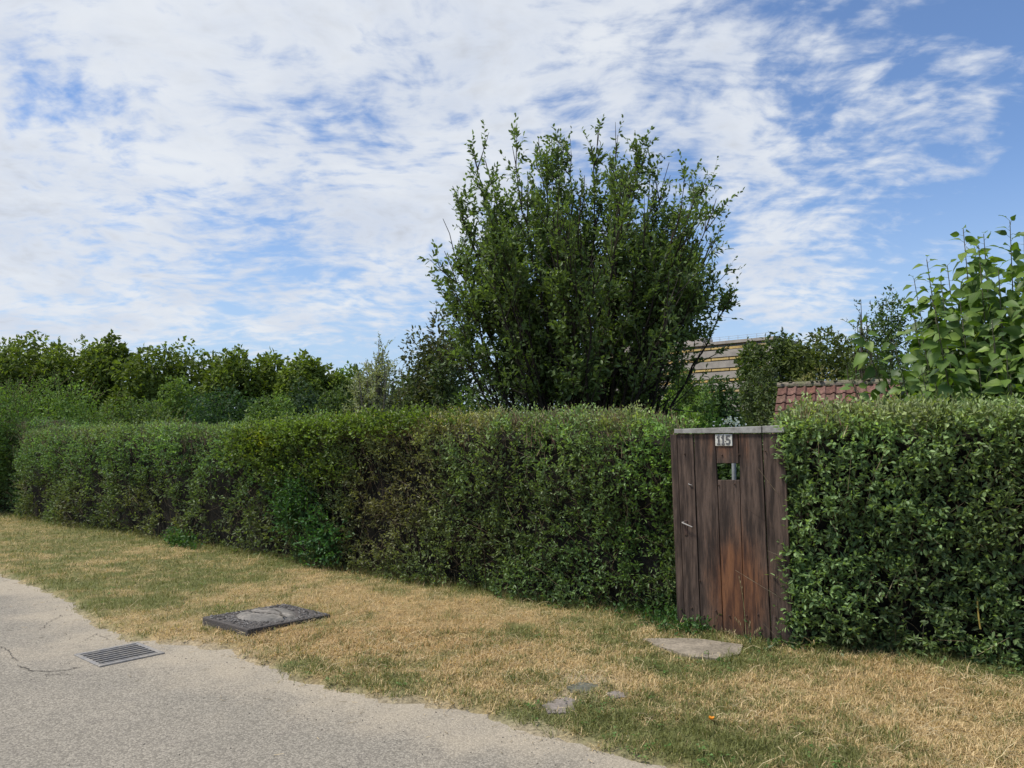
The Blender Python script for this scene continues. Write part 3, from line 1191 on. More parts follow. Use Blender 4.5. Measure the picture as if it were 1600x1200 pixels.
# near part of the left hedge: s runs from the gate end away from us
def tint_near(s, z):
    t = np.tile(PRIV * .95, (len(s), 1))
    hue = noise3(np.stack([s * 1.9, z * 2.2], 1), 77)
    t = lerp(t, np.array([.085, .105, .038]), hue * .8)
    t = lerp(t, BROWN, np.clip(sm(z, 1.45, 1.85) * .65 * sm(noise3(np.stack([s * 1.5, z], 1), 78), .25, .6), 0, 1))
    br = bump2(s, z, s_of(620), 1.0, .75, .8) + .7 * bump2(s, z, s_of(560), .4, .6, .6)
    t = lerp(t, BROWN * .95, np.clip(br, 0, 1) * .6)
    v = bump2(s, z, .1, 1.4, .35, .6) + bump2(s, z, .45, .8, .3, .5)
    t = lerp(t, np.array([.085, .145, .035]), np.clip(v, 0, 1) * .8)
    return t * (1 + (.6 * sm(z, 1.0, 1.9)))[:, None]  # leaves tinted lighter upwards, painting the light on the hedge top


def hole_near(s, z):
    h_ = .12 + .45 * (bump2(s, z, s_of(630), 1.0, .6, .7)) + .25 * bump2(s, z, s_of(560), .5, .7, .5) + .15 * np.exp(-z / .25)
    h_ += .25 * sm(z, 1.6, 1.9) + .2 * bump2(s, z, s_of(720), .8, .25, .6)
    h_ -= .35 * bump2(s, z, s_of(870), .8, .9, .7)
    return h_


endtop = lambda s: -.28 * np.exp(-(s / .16) ** 2) - .05 * np.exp(-(s / .6) ** 2)
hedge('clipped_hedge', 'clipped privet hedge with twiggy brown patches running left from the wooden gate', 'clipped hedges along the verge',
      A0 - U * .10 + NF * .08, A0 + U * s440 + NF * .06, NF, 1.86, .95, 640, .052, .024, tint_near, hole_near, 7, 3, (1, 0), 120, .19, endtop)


def tint_far(s, z):
    t = np.tile(PRIV * 1.0, (len(s), 1))
    t = lerp(t, BROWN * .85, np.clip(1 - sm(z, .3, 1.3), 0, 1) * .65 * (.3 + .9 * noise3(np.stack([s * 2.3, z * 3], 1), 44)))
    t = lerp(t, np.array([.12, .10, .055]), sm(z, 1.5, 1.9) * .5 * noise3(np.stack([s * .9, z], 1), 8))
    return t * (.85 + .5 * sm(z, 1.0, 1.9))[:, None]  # skylight from above painted in: paler top, darker foot


def hole_far(s, z):
    return .10 + .40 * (1 - sm(z, .5, 1.3))


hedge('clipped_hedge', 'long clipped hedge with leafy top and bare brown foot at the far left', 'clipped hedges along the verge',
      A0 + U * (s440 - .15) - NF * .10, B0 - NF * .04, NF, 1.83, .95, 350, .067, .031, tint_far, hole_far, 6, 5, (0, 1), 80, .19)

C0 = B0 - NF * .35 + U * .1
hedge('clipped_hedge', 'dark end of hedge beyond the long one, cut by the left photo edge', 'clipped hedges along the verge',
      C0, C0 + U * 7, NF, 2.02, 1.0, 240, .07, .034, lambda s, z: np.tile(PRIV * .9, (len(s), 1)), None, 5, 6, (1, 0), 30, .22)


# right hedge, from the gate towards and past the right edge
def tint_right(s, z):
    t = np.tile(np.array([.122, .182, .074]), (len(s), 1))
    t = lerp(t, np.array([.095, .12, .04]), noise3(np.stack([s * 2.1, z * 2.0], 1), 5) * .6)
    t = lerp(t, np.array([.16, .145, .075]), sm(z, 1.62, 1.86) * .45 * (1 - .5 * sm(s, .8, 1.5)))
    return t * (1 + .40 * sm(z, 1.1, 1.9))[:, None]  # lit upper leaves put into the tint, brighter with height


RS = RA - RU * .03 + RNF * .10
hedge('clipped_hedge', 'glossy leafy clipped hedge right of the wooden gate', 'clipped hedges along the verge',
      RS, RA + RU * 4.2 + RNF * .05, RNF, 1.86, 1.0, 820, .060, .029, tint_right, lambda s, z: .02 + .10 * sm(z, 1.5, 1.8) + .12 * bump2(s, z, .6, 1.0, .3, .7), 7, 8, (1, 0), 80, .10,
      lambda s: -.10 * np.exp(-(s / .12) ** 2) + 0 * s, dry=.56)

# lighter shrub grown through the left hedge
bs_root = empty('hornbeam_bush', tuple(A0 + U * s_of(500)))
tag(bs_root, 'bright yellow green bush growing out through the middle of the left hedge', 'bush')
lb, tb = Bag(), Bag()
sc_ = s_of(500)
for (pxc, zc, rs, rz, nn, col) in [(465, 1.74, .70, .13, 420, BRIGHT * 1.1), (540, 1.80, 1.0, .10, 380, BRIGHT), (428, 1.62, .25, .16, 130, np.array([.20, .24, .03])), (440, 1.35, .4, .30, 170, BRIGHT * .8),
                                   (510, 1.35, .7, .25, 130, BRIGHT * .72), (470, .80, .35, .30, 260, np.array([.05, .115, .035])), (515, .40, .3, .25, 200, np.array([.05, .125, .04])),
                                   (300, .12, .4, .12, 90, np.array([.06, .13, .04])), (400, 1.55, .5, .25, 300, BRIGHT * .85), (620, 1.86, .8, .08, 260, BRIGHT * .9)]:
    s = s_of(pxc) + rng.normal(0, rs * .55, nn)
    z = np.clip(zc + rng.normal(0, rz * .6, nn), .05, 1.93)
    out_ = rng.uniform(-.02, .16, nn)
    onto = (z > 1.80)
    out_ = np.where(onto, rng.uniform(-.6, .1, nn), out_)
    p = A0 + U * s[:, None] + NF * out_[:, None] + np.array([0, 0, 1.0]) * z[:, None]
    p[:, 2] -= .05
    d_ = unit(NF * .5 + np.array([0, 0, .65]) + rng.normal(0, .5, (nn, 3)))
    shoots(lb, tb, p - np.array(bs_root.location), d_, rng.uniform(.10, .22, nn), 7, .058, .036, col, 2, 1.0, twig_tint=(.14, .11, .05), tintvar=.3, taper=.3, young=.2)
tag(lb.build('foliage', M_LEAF, bs_root), kind='stuff')
tag(tb.build('twigs', M_TWIG, bs_root), kind='stuff')

# weeds at the foot of the hedge and by the gate
wd_ = Bag()
wt_b = Bag()
for (px, py, nn, h_, col) in [(1080, 992, 90, .15, (.07, .14, .04)), (1055, 978, 100, .20, (.06, .13, .035)), (1020, 966, 90, .18, (.06, .12, .04)), (950, 950, 60, .10, (.06, .11, .035)),
                              (1225, 1008, 40, .12, (.07, .13, .04)), (1260, 1018, 50, .08, (.07, .12, .04)), (870, 935, 40, .08, (.06, .11, .035)), (520, 872, 40, .1, (.06, .13, .04)),
                              (295, 840, 40, .14, (.06, .14, .04)), (1400, 1030, 40, .07, (.07, .11, .04)), (1590, 1048, 40, .1, (.07, .12, .04)), (700, 905, 50, .1, (.06, .1, .035))]:
    c = G(px, py)
    p = np.column_stack([c[0] + rng.normal(0, .14, nn), c[1] + rng.normal(0, .07, nn), rng.uniform(0, .03, nn)])
    d_ = unit(np.array([0, 0, .8]) + NF * .35 + rng.normal(0, .4, (nn, 3)))
    shoots(wd_, wt_b, p, d_, rng.uniform(.4, 1.2, nn) * h_, 6, .05, .028, np.array(col), 2, 1.1, twig_tint=(.1, .13, .05), taper=.3)
tag(wd_.build('hedge_foot_weeds', M_LEAF), 'low green weeds growing along the foot of the hedges', 'weeds', kind='stuff')
tag(wt_b.build('weed_stalks', M_TWIG), 'thin stalks of the weeds at the hedge foot', 'weeds', kind='stuff')

# ================================================================ GATE
gn = -NF                                   # back, away from the road
gr_ = -U                                   # to the right along the gate
GP = G(1128, 1004) - NF * .10
gang = math.atan2(gr_[1], gr_[0])


def uz(px, py):
    d_ = ray(px, py)
    o_ = np.array([0, 0, EYE])
    t = np.dot(GP - o_, gn) / np.dot(d_, gn)
    p = o_ + d_ * t
    return float(np.dot(p - GP, gr_)), float(p[2])


m, q, bs, out = material('weathered_plank')
tc = q.n('ShaderNodeTexCoord').outputs['Object']
off_ = q.vm('SCALE', attr(q), 7.0)
v = q.vm('ADD', tc, off_)
mp = q.n('ShaderNodeMapping')
q.link(v, mp.inputs[0])
mp.inputs['Scale'].default_value = (1, 1, .035)
grain = q.noise(mp.outputs[0], 170, 8, .78, .6)
mp2 = q.n('ShaderNodeMapping')
q.link(v, mp2.inputs[0])
mp2.inputs['Scale'].default_value = (1, 1, .10)
streak = q.noise(mp2.outputs[0], 22, 5, .65)
blotch = q.noise(v, 4.5, 5, .6)
sp = q.n('ShaderNodeSeparateXYZ')
q.link(tc, sp.inputs[0])
# the lower middle of the boards keeps its old orange stain
gx_ = q.m('POWER', q.m('DIVIDE', q.m('SUBTRACT', sp.outputs[0], .10), .26), 2.0)
gx_ = q.m('EXPONENT', q.m('MULTIPLY', gx_, -1.0))
gz_ = q.m('POWER', q.m('DIVIDE', q.m('SUBTRACT', sp.outputs[2], .42), .46), 2.0)
gz_ = q.m('EXPONENT', q.m('MULTIPLY', gz_, -1.0))
top_ = q.m('MULTIPLY', q.ss(sp.outputs[2], 1.25, 1.62), q.ss(sp.outputs[0], -.30, -.05, .15, .65))
top_ = q.m('MULTIPLY', top_, q.ss(sp.outputs[0], .20, .24, 1.0, .25))
stain = q.m('ADD', q.m('MULTIPLY', gx_, gz_), q.m('MULTIPLY', top_, .7))
stain = q.ss(q.m('ADD', stain, q.m('ADD', q.m('MULTIPLY', streak, .9), q.m('MULTIPLY', blotch, .5))), .85, 1.55)
grey = q.mix(q.ss(streak, .35, .65), (.030, .020, .015, 1), (.115, .078, .058, 1))
warm = q.mix(q.ss(streak, .35, .65), (.075, .032, .018, 1), (.195, .085, .038, 1))
c = q.mix(stain, grey, warm)
pale = q.m('MULTIPLY', q.ss(grain, .56, .70), q.ss(blotch, .40, .60))
c = q.mix(q.m('MULTIPLY', pale, .6), c, (.22, .19, .18, 1))
c = q.mix(q.m('MULTIPLY', q.ss(grain, .48, .36), .85), c, (.018, .013, .012, 1))
q.put(bs.inputs['Base Color'], c)
bs.inputs['Roughness'].default_value = .75
bs.inputs['Specular IOR Level'].default_value = .25
bump(q, bs, grain, .8, .005)
M_PLANK = m

M_GALV = simple_mat('weathered_lintel', (.30, .295, .27), .7, .2, 30, .002, .3, (.22, .21, .19), 9)
M_RUST = simple_mat('rusty_iron', (.06, .035, .025), .7, .4, 80, .002)
M_STEEL = simple_mat('worn_steel', (.24, .22, .20), .6, .2, 60, .001, .6)
M_PLATE = simple_mat('old_enamel', (.58, .57, .50), .6, .18, 35, .001, .4, (.45, .43, .37), 25)
M_INK = simple_mat('faded_black_paint', (.10, .10, .10), .7, .5, 60, .001)

gate = empty('garden_gate', tuple(GP * (1, 1, 0)), (0, 0, gang))
tag(gate, 'weathered plank garden gate with a peep hole and number plate between two hedges', 'gate')
_cnt = [0]


def plank(name, pxs, y0=0.0, th=.024, parent=None, matr=None, bv=.003):
    """Board whose outline on the gate's plane is given by four photo points: top left, top right, bottom right, bottom left."""
    _cnt[0] += 1
    Q = [uz(*p_) for p_ in pxs]
    V = [(u_, y0, z_) for u_, z_ in Q] + [(u_, y0 + th, z_) for u_, z_ in Q]
    F = np.array([(0, 3, 2, 1), (4, 5, 6, 7), (0, 1, 5, 4), (1, 2, 6, 5), (2, 3, 7, 6), (3, 0, 4, 7)])
    rnd = rng.random(3)
    o = mobj(name, np.array(V), [F], matr or M_PLANK, parent or gate, np.tile(rnd, (8, 1)))
    bevel(o, bv)
    return o


plank('plank', [(1057.5, 678), (1082.3, 678), (1095, 1000), (1071, 992)], .000)
plank('plank', [(1083.8, 678), (1117, 678), (1130.4, 1014), (1096.4, 1006)], .003)
plank('plank', [(1118.3, 678), (1152.6, 678), (1154.2, 724), (1120, 724)], -.001)
plank('plank', [(1121.2, 750), (1155.4, 750), (1164, 1022), (1131.8, 1016)], .001)
plank('plank', [(1154.2, 678), (1189.4, 678), (1205.4, 1026), (1165.2, 1022)], -.003)
plank('plank', [(1191, 678), (1225, 678), (1240, 1028), (1206.6, 1026)], .004)
# ledges on the back
for za, zb_ in ((.28, .38), (1.12, 1.20)):
    b = Bag()
    box(b, (uz(1066, 800)[0], .028, za), (uz(1225, 800)[0], .055, zb_), (.3, .6, .2))
    b.build('ledge', M_PLANK, gate)


def bolt(px, py, r=.009):
    u_, z_ = uz(px, py)
    b = Bag()
    tube(b, [(u_, -.002, z_), (u_, -.007, z_), (u_, -.011, z_)], [r, r, r * .6], 8, cap=True)
    b.build('bolt', M_RUST, gate)


for p_ in [(1070, 709), (1128.5, 711), (1155.5, 710), (1094, 907), (1119, 954), (1081, 950), (1167, 962), (1212, 964), (1100, 962), (1065, 683), (1134, 690), (1123, 758), (1148, 756),
           (1140, 962), (1196, 705), (1185, 960)]:
    bolt(*p_, r=.007)
# lock: dark escutcheon and a bent steel lever
b = Bag()
u_, z_ = uz(1072, 823)
box(b, (u_ - .016, -.006, z_ - .075), (u_ + .016, .001, z_ + .055))
bevel(b.build('lock_plate', M_RUST, gate), .004)
b = Bag()
ua, za = uz(1067, 816)
ub, zb_ = uz(1085, 823)
tube(b, [(ua + .012, .0, za), (ua + .008, -.028, za), (ua + .02, -.036, za - .004), (ub, -.040, zb_)], [.008, .007, .007, .005], 8, cap=True)
b.build('handle', M_STEEL, gate, True)
b = Bag()
ua, za = uz(1078, 757)
tube(b, [(ua - .01, -.004, za + .006), (ua, -.012, za), (ua + .022, -.012, za - .004), (ua + .024, -.004, za - .012)], .004, 6, cap=True)
b.build('hook', M_STEEL, gate, True)

# number plate
ul, zt_ = uz(1118, 678.5)
ur, zb_ = uz(1145, 697)
plate = empty('number_plate', (0, 0, 0))
b = Bag()
box(b, (ul, -.010, zb_), (ur, -.004, zt_))
plate_o = b.build('number_plate', M_PLATE, gate)
bpy.data.objects.remove(plate)
plate_o.name = 'number_plate'
bevel(plate_o, .004)


def digit(strokes, cu, cz, hw, hh):
    b = Bag()
    for pts_ in strokes:
        for (x0, y0), (x1, y1) in zip(pts_[:-1], pts_[1:]):
            a_2 = np.array([cu + x0 * hw, cz + y0 * hh])
            c_2 = np.array([cu + x1 * hw, cz + y1 * hh])
            dd = c_2 - a_2
            dd = dd / max(np.linalg.norm(dd), 1e-6)
            nn = np.array([-dd[1], dd[0]]) * .0068
            a_2, c_2 = a_2 - dd * .004, c_2 + dd * .004
            V = [(a_2 + nn), (c_2 + nn), (c_2 - nn), (a_2 - nn)]
            yy = -.0125 - .0001 * len(b.V)
            b.add([(v_[0], yy, v_[1]) for v_ in V] + [(v_[0], -.0095, v_[1]) for v_ in V],
                  [np.array([(0, 1, 2, 3), (0, 4, 5, 1), (1, 5, 6, 2), (2, 6, 7, 3), (3, 7, 4, 0)])])
    return b.build('digit', M_INK, plate_o)


W_, H_ = ur - ul, zt_ - zb_
hh = H_ * .34
one = [[(-.7, .55), (0.1, 1), (0.1, -1)], [(-.6, -1), (.8, -1)]]
five = [[(.8, 1), (-.7, 1), (-.75, .15), (.2, .22), (.8, -.1), (.8, -.6), (.3, -1), (-.8, -.85)]]
digit(one, ul + W_ * .20, (zt_ + zb_) / 2, W_ * .09, hh)
digit(one, ul + W_ * .46, (zt_ + zb_) / 2, W_ * .09, hh)
digit(five, ul + W_ * .76, (zt_ + zb_) / 2, W_ * .11, hh)
for fx in (.07, .93):
    b = Bag()
    uu, z2 = ul + W_ * .5, zb_ + H_ * fx
    tube(b, [(uu, -.010, z2), (uu, -.0145, z2)], [.004, .003], 7, cap=True)
    b.build('screw', M_RUST, plate_o)

# fixed frame: left post, lintel in two lengths
fr = empty('gate_frame', tuple(GP * (1, 1, 0)), (0, 0, gang))
tag(fr, 'pale flat lintel bar and dark side post framing the wooden gate', 'gate frame')
plank('post', [(1046, 679), (1056, 679), (1069.4, 988), (1058, 982)], .012, .06, fr)
plank('post', [(1227, 679), (1240, 679), (1256, 1012), (1244.5, 1010)], .12, .06, fr)
plank('lintel', [(1055, 670.5), (1191, 666), (1191, 676.6), (1055, 677.2)], -.022, .085, fr, M_GALV)
plank('lintel', [(1192, 665.5), (1226, 664.5), (1226, 675.8), (1192, 676.4)], -.014, .075, fr, M_GALV)

# grey pipe post in the garden, seen through the hole
b = Bag()
p_ = P(1147, 740, 7.6)
tube(b, [(p_[0], p_[1], 0), (p_[0], p_[1], 1.52)], .022, 10, cap=True)
tag(b.build('pipe_post', simple_mat('grey_pipe', (.32, .34, .36), .5, .15, 20, .001)), 'grey pipe post in the garden, seen through the hole in the gate', 'post')

# ================================================================ TREES AND SHRUBS
def rand_dir(n, zmin=-1.0):
    z = rng.uniform(zmin, 1, n)
    a = rng.uniform(0, 6.283, n)
    r_ = np.sqrt(1 - z * z)
    return np.stack([r_ * np.cos(a), r_ * np.sin(a), z], 1)


def bezier(a, b, c, n=8):
    t = np.linspace(0, 1, n)[:, None]
    return (1 - t) ** 2 * a + 2 * t * (1 - t) * b + t * t * c


def crown_tree(name, label, cat, px, ytop, D, half_px, tint, leaf, n, seed, group=None, lobes=26, zlow=.12, ragged=.2, trunk_r=.12, sprigs=60, tv=.22,
               lobe_r=(.26, .46), tint2=None, matl=None, depth=None, detail=1, stems=5, bright=1.45):
    """Broad-leaved tree or bush standing at depth D whose crown tops out at the photo row ytop."""
    st = np.random.default_rng(seed)
    top = P(px, ytop, D)
    Rx = half_px / 1200 * D * 1.12
    Ry = depth or Rx
    H = top[2]
    zc = H * (zlow + (1 - zlow) * .48)
    Rz = H - zc
    root = empty(name, (top[0], D, 0))
    tag(root, label, cat, group)
    # lobes on the outside of the crown
    d_ = np.stack([st.uniform(-1, 1, lobes * 4), st.uniform(-1, 1, lobes * 4), st.uniform(-1, 1, lobes * 4)], 1)
    d_ = unit(d_)[:lobes]
    rr = st.uniform(lobe_r[0], lobe_r[1], lobes)
    c = d_ * (1 - rr[:, None] * st.uniform(.55, 1.05, (lobes, 1)))
    c[0] = (0, 0, 1 - rr[0])
    c = np.vstack([c, st.uniform(-.35, .35, (5, 3))])
    rr = np.append(rr, [.5] * 5)
    wgt = rr ** 2
    n = int(n * .82)
    leaf = leaf * 1.07
    k_ = st.choice(len(rr), n, p=wgt / wgt.sum())
    u_ = unit(st.normal(0, 1, (n, 3)))
    rad = 1 - st.exponential(.16, n)
    rad = np.clip(rad, .1, 1.0) + st.normal(0, ragged * .35, n) * (st.random(n) < .35)
    q_ = c[k_] + u_ * (rr[k_] * rad)[:, None]
    # keep light foliage gaps
    pos = q_ * (Rx, Ry, Rz)
    sc_n = max(Rx, 1e-3)
    gap = fbm(pos / (sc_n * .22), seed, 2)
    keep = gap > (.30 + .08 * st.random(n))
    pos, u_, k_, gap = pos[keep], u_[keep], k_[keep], gap[keep]
    m_ = len(pos)
    pos[:, 2] += zc
    ok = pos[:, 2] > .05
    pos, u_, k_ = pos[ok], u_[ok], k_[ok]
    m_ = len(pos)
    lobe_t = (.82 + .36 * st.random(len(rr)))[k_][:, None]
    tt = np.tile(np.array(tint), (m_, 1))
    if tint2 is not None:
        tt = lerp(tt, np.array(tint2), np.clip(st.random(len(rr))[k_] * .7 + .3 * st.random(m_), 0, 1))
    tt = tt * lobe_t * (1 + st.normal(0, tv, (m_, 1))).clip(.5, 1.7)
    tt = tt * bright * (.99, 1.0, .88)
    lb_, tb_ = Bag(), Bag()
    D_ = unit(u_ * .6 + st.normal(0, .55, (m_, 3)) + np.array([0, 0, -.1]))
    N_ = unit(u_ * .5 + np.array([0, 0, .6]) + st.normal(0, .5, (m_, 3)))
    leaf_bag(lb_, pos, D_, N_, leaf * st.uniform(.6, 1.3, m_), leaf * .62 * st.uniform(.6, 1.2, m_), tt, detail)
    # loose sprigs breaking the outline
    if sprigs:
        sd_ = unit(np.stack([st.normal(0, 1, sprigs), st.normal(0, 1, sprigs), np.abs(st.normal(.4, .7, sprigs))], 1))
        kk = st.integers(0, lobes, sprigs)
        sp_ = (c[kk] + sd_ * rr[kk][:, None] * .9) * (Rx, Ry, Rz) + (0, 0, zc)
        L_ = st.uniform(.08, .18, sprigs) * Rx * (.6 + ragged * 2)
        shoots(lb_, tb_, sp_, unit(sd_ * .6 + np.array([0, 0, .8]) + st.normal(0, .2, (sprigs, 3))), L_, 9, leaf * .9, leaf * .55, np.array(tint) * bright, detail, 1.0,
               twig_r=.004 + .0003 * D, tintvar=.2)
    # trunk and limbs
    tr = Bag()
    tube(tr, bezier(np.array([0, 0, 0.]), np.array([.1, 0, H * .3]), np.array([0, 0, H * .62]), 8), np.linspace(trunk_r * 1.3, trunk_r * .35, 8), 8, (.09, .075, .055))
    for i in range(stems):
        e = c[i] * (Rx, Ry, Rz) * .8 + (0, 0, zc)
        tube(tr, bezier(np.array([0, 0, H * st.uniform(.1, .35)]), e * (.35, .35, .75), e, 7), np.linspace(trunk_r * .6, trunk_r * .12, 7), 6, (.09, .075, .055))
    tr.build('trunk', M_BARK, root, True)
    if tb_.n:
        tag(tb_.build('sprig_stems', M_TWIG, root), kind='stuff')
    tag(lb_.build('crown', matl or M_FAR, root), kind='stuff')
    return root


OLIVE = (.105, .122, .026)
DARKG = (.050, .075, .026)
TL = 'tall trees beyond the gardens'
far_trees = [
    (-95, 515, 58, 75, OLIVE, 'tree of the far treeline at its left end, mostly cut by the photo edge'),
    (15, 548, 57, 62, (.092, .108, .024), 'low tree of the far treeline at the left edge, in front of its taller neighbour'),
    (58, 526, 60, 60, (.120, .138, .030), 'tall pale topped tree, first crown from the left in the far treeline'),
    (128, 535, 58, 58, OLIVE, 'second tall crown from the left in the far treeline, above the bright bush'),
    (175, 534, 61, 38, (.092, .108, .024), 'narrow pointed crown left of the first dip in the far treeline'),
    (232, 549, 57, 50, (.10, .118, .026), 'rounded lower crown just right of the first dip in the far treeline'),
    (290, 536, 60, 58, (.098, .118, .025), 'broad tall crown in the middle of the far treeline'),
    (372, 556, 58, 44, (.105, .125, .027), 'round crown after the second dip in the far treeline'),
    (425, 561, 61, 42, (.098, .116, .025), 'flat topped crown in the right half of the far treeline'),
    (474, 558, 57, 34, (.120, .138, .030), 'slender open crown near the right end of the far treeline'),
    (515, 578, 59, 36, OLIVE, 'low crown at the right end of the far treeline'),
    (556, 580, 70, 44, (.095, .135, .032), 'yellowish crown behind the wispy pale tree'),
    (640, 592, 70, 60, DARKG, 'dark low crown showing between the wispy tree and the big garden tree'),
]
for i, (px, yt, D, hw, tn, lab) in enumerate(far_trees):
    crown_tree('broadleaf_tree', lab, 'tree', px, yt - 7, D, hw * 1.0, tuple(np.array(tn) * (.92, 1.04, 1.05)), .38, 9000, 100 + i, TL, 58, .04, .25, .22, 90, .25, (.18, .32), tint2=(.065, .088, .022), depth=3.2)

# trees far off on the right
crown_tree('broadleaf_tree', 'dark round tree in front of the right end of the office block', 'tree', 1204, 521, 46, 54, DARKG, .28, 10000, 131, TL, 60, .05, .2, .2, 60, .25, (.2, .34), tint2=(.075, .10, .032), bright=1.15)
crown_tree('broadleaf_tree', 'broad dark round tree above the ridge of the tiled roof', 'tree', 1284, 514, 44, 66, (.062, .080, .024), .28, 11000, 132, TL, 64, .05, .2, .2, 60, .25, (.2, .34), tint2=(.080, .10, .030), bright=1.2)
crown_tree('broadleaf_tree', 'low green tree between the dark round tree and the mulberry', 'tree', 1352, 556, 40, 40, (.055, .085, .026), .22, 6500, 133, TL, 24, .05, .2, .2, 40)
crown_tree('broadleaf_tree', 'tree behind the mulberry at the right photo edge', 'tree', 1480, 560, 40, 90, (.055, .085, .026), .22, 6500, 139, TL, 24, .05, .2, .2, 40)
crown_tree('broadleaf_tree', 'green tree below the yellow bands of the office block', 'tree', 1068, 578, 34, 38, (.070, .105, .030), .17, 8000, 134, TL, 28, .05, .25, .15, 60, .25, (.2, .36))
crown_tree('broadleaf_tree', 'small dark tree right of the green one below the office block', 'tree', 1122, 583, 30, 30, (.045, .075, .028), .15, 6000, 135, TL, 22, .05, .25, .12, 40)
crown_tree('broadleaf_tree', 'distant tree behind the big garden tree', 'tree', 930, 560, 45, 90, DARKG, .24, 7000, 136, TL, 24, .05, .2, .2, 30)

# bushes of the gardens, nearer
BG = 'garden bushes behind the hedges'
crown_tree('garden_bush', 'feathery light green bush above the far end of the long hedge', 'bush', 78, 590, 21, 92, (.090, .140, .040), .085, 17000, 140, BG, 34, .02, .5, .06, 420, .25, (.16, .3), depth=1.6, stems=8)
crown_tree('garden_bush', 'feathery bush rising at the left photo edge over the dark hedge end', 'bush', -20, 603, 17.5, 75, (.075, .125, .038), .08, 12000, 141, BG, 30, .02, .5, .06, 300, .25, (.16, .3))
crown_tree('garden_bush', 'dull green sapling clump right of the feathery light green bush', 'bush', 205, 622, 27, 60, (.070, .105, .034), .12, 9000, 142, BG, 26, .02, .45, .06, 160, .25)
crown_tree('garden_bush', 'upright fresh green sapling in front of the middle of the far treeline', 'bush', 282, 588, 33, 32, (.095, .140, .040), .15, 5500, 143, BG, 20, .02, .5, .08, 80, .25)
crown_tree('garden_bush', 'dark blue green bush standing alone above the far half of the long hedge', 'bush', 352, 605, 26, 58, (.036, .068, .032), .13, 9000, 144, BG, 26, .02, .3, .06, 90, .25)
crown_tree('garden_bush', 'light bush right of the dark blue green bush', 'bush', 432, 618, 25, 52, (.075, .115, .036), .12, 7500, 145, BG, 24, .02, .4, .06, 110, .25)
crown_tree('garden_bush', 'dark spiky bush behind the bright part of the left hedge', 'bush', 478, 600, 30, 34, (.038, .062, .034), .14, 6000, 146, BG, 22, .02, .5, .06, 70, .25)
crown_tree('garden_bush', 'small round bush left of the wispy pale tree', 'bush', 525, 606, 27, 34, (.062, .088, .034), .12, 6500, 147, BG, 22, .02, .3, .06, 60, .25)
crown_tree('garden_bush', 'low yellowish bush just above the left hedge before the bright part', 'bush', 250, 640, 20, 80, (.085, .110, .042), .08, 7000, 148, BG, 22, .02, .4, .06, 90, .25)
crown_tree('garden_bush', 'fresh yellow green bush directly above the hedge end left of the gate', 'bush', 1050, 612, 14, 52, (.095, .150, .036), .085, 9500, 149, BG, 26, .02, .4, .04, 160, .25, (.18, .34), detail=2)
crown_tree('garden_bush', 'grey green willowy bush between the gate and the tiled roof', 'bush', 1194, 574, 19, 40, (.072, .095, .042), .085, 15000, 150, BG, 40, .02, .4, .06, 240, .25, (.16, .3), depth=1.0, detail=2, bright=1.15)
crown_tree('garden_bush', 'straw tinged bush peeking over the ridge of the tiled roof', 'bush', 1286, 571, 24, 52, (.130, .125, .050), .10, 7000, 151, BG, 24, .02, .35, .05, 90, .25)
blossom_bush = crown_tree('garden_bush', 'bright low bush with white blossom right behind the gate', 'bush', 1112, 643, 9.5, 46, (.095, .165, .038), .06, 6500, 152, BG, 20, .02, .4, .03, 120, .25, (.2, .36), detail=2)
crown_tree('garden_bush', 'mid green bush behind the bright low bush at the gate', 'bush', 1098, 612, 17, 34, (.085, .135, .036), .085, 6500, 153, BG, 22, .02, .35, .04, 80, .25)
crown_tree('garden_bush', 'leafy bush seen through the hole of the gate', 'bush', 1152, 668, 8.6, 62, (.036, .062, .024), .055, 7000, 154, BG, 22, .02, .3, .03, 60, .25, detail=2)
crown_tree('garden_bush', 'dark shrub at the foot of the big garden tree', 'bush', 960, 602, 11.5, 80, (.050, .080, .028), .07, 9000, 155, BG, 24, .02, .3, .04, 80, .25, detail=2)
crown_tree('garden_bush', 'dark green shrub left of the foot of the big garden tree', 'bush', 780, 572, 12.5, 80, (.050, .078, .028), .075, 14000, 156, BG, 26, .02, .3, .04, 90, .25, detail=2)
crown_tree('garden_bush', 'shadowy green bush beyond the right hedge under the mulberry', 'bush', 1520, 520, 9.8, 130, (.045, .078, .026), .09, 12000, 157, BG, 24, .02, .3, .04, 50, .25, detail=2)

n = 60
bp = np.column_stack([rng.normal(.16, .07, n), rng.uniform(-.36, -.28, n), rng.normal(1.84, .035, n)])
fb = Bag()
leaf_bag(fb, bp, rand_dir(n), unit(rng.normal(0, .4, (n, 3)) + (0, -.7, .6)), .035, .035, np.array([.75, .76, .74]), 1)
tag(fb.build('blossom', M_FAR, blossom_bush), kind='stuff')

# dark reddish tree left of the big one
crown_tree('purple_leaf_tree', 'dusky brown green tree tucked behind the left side of the big garden tree', 'tree', 696, 482, 15, 76, (.060, .062, .034), .085, 17000, 160, None, 34, .02, .4, .10, 260, .28, (.18, .32), tint2=(.045, .068, .028), detail=2)
crown_tree('round_tree', 'small round dark tree with stray twigs left of the mulberry', 'tree', 1390, 462, 19, 42, (.062, .100, .030), .085, 6500, 161, None, 22, .25, .5, .07, 90, .25, (.22, .38), tint2=(.040, .065, .024), detail=2)


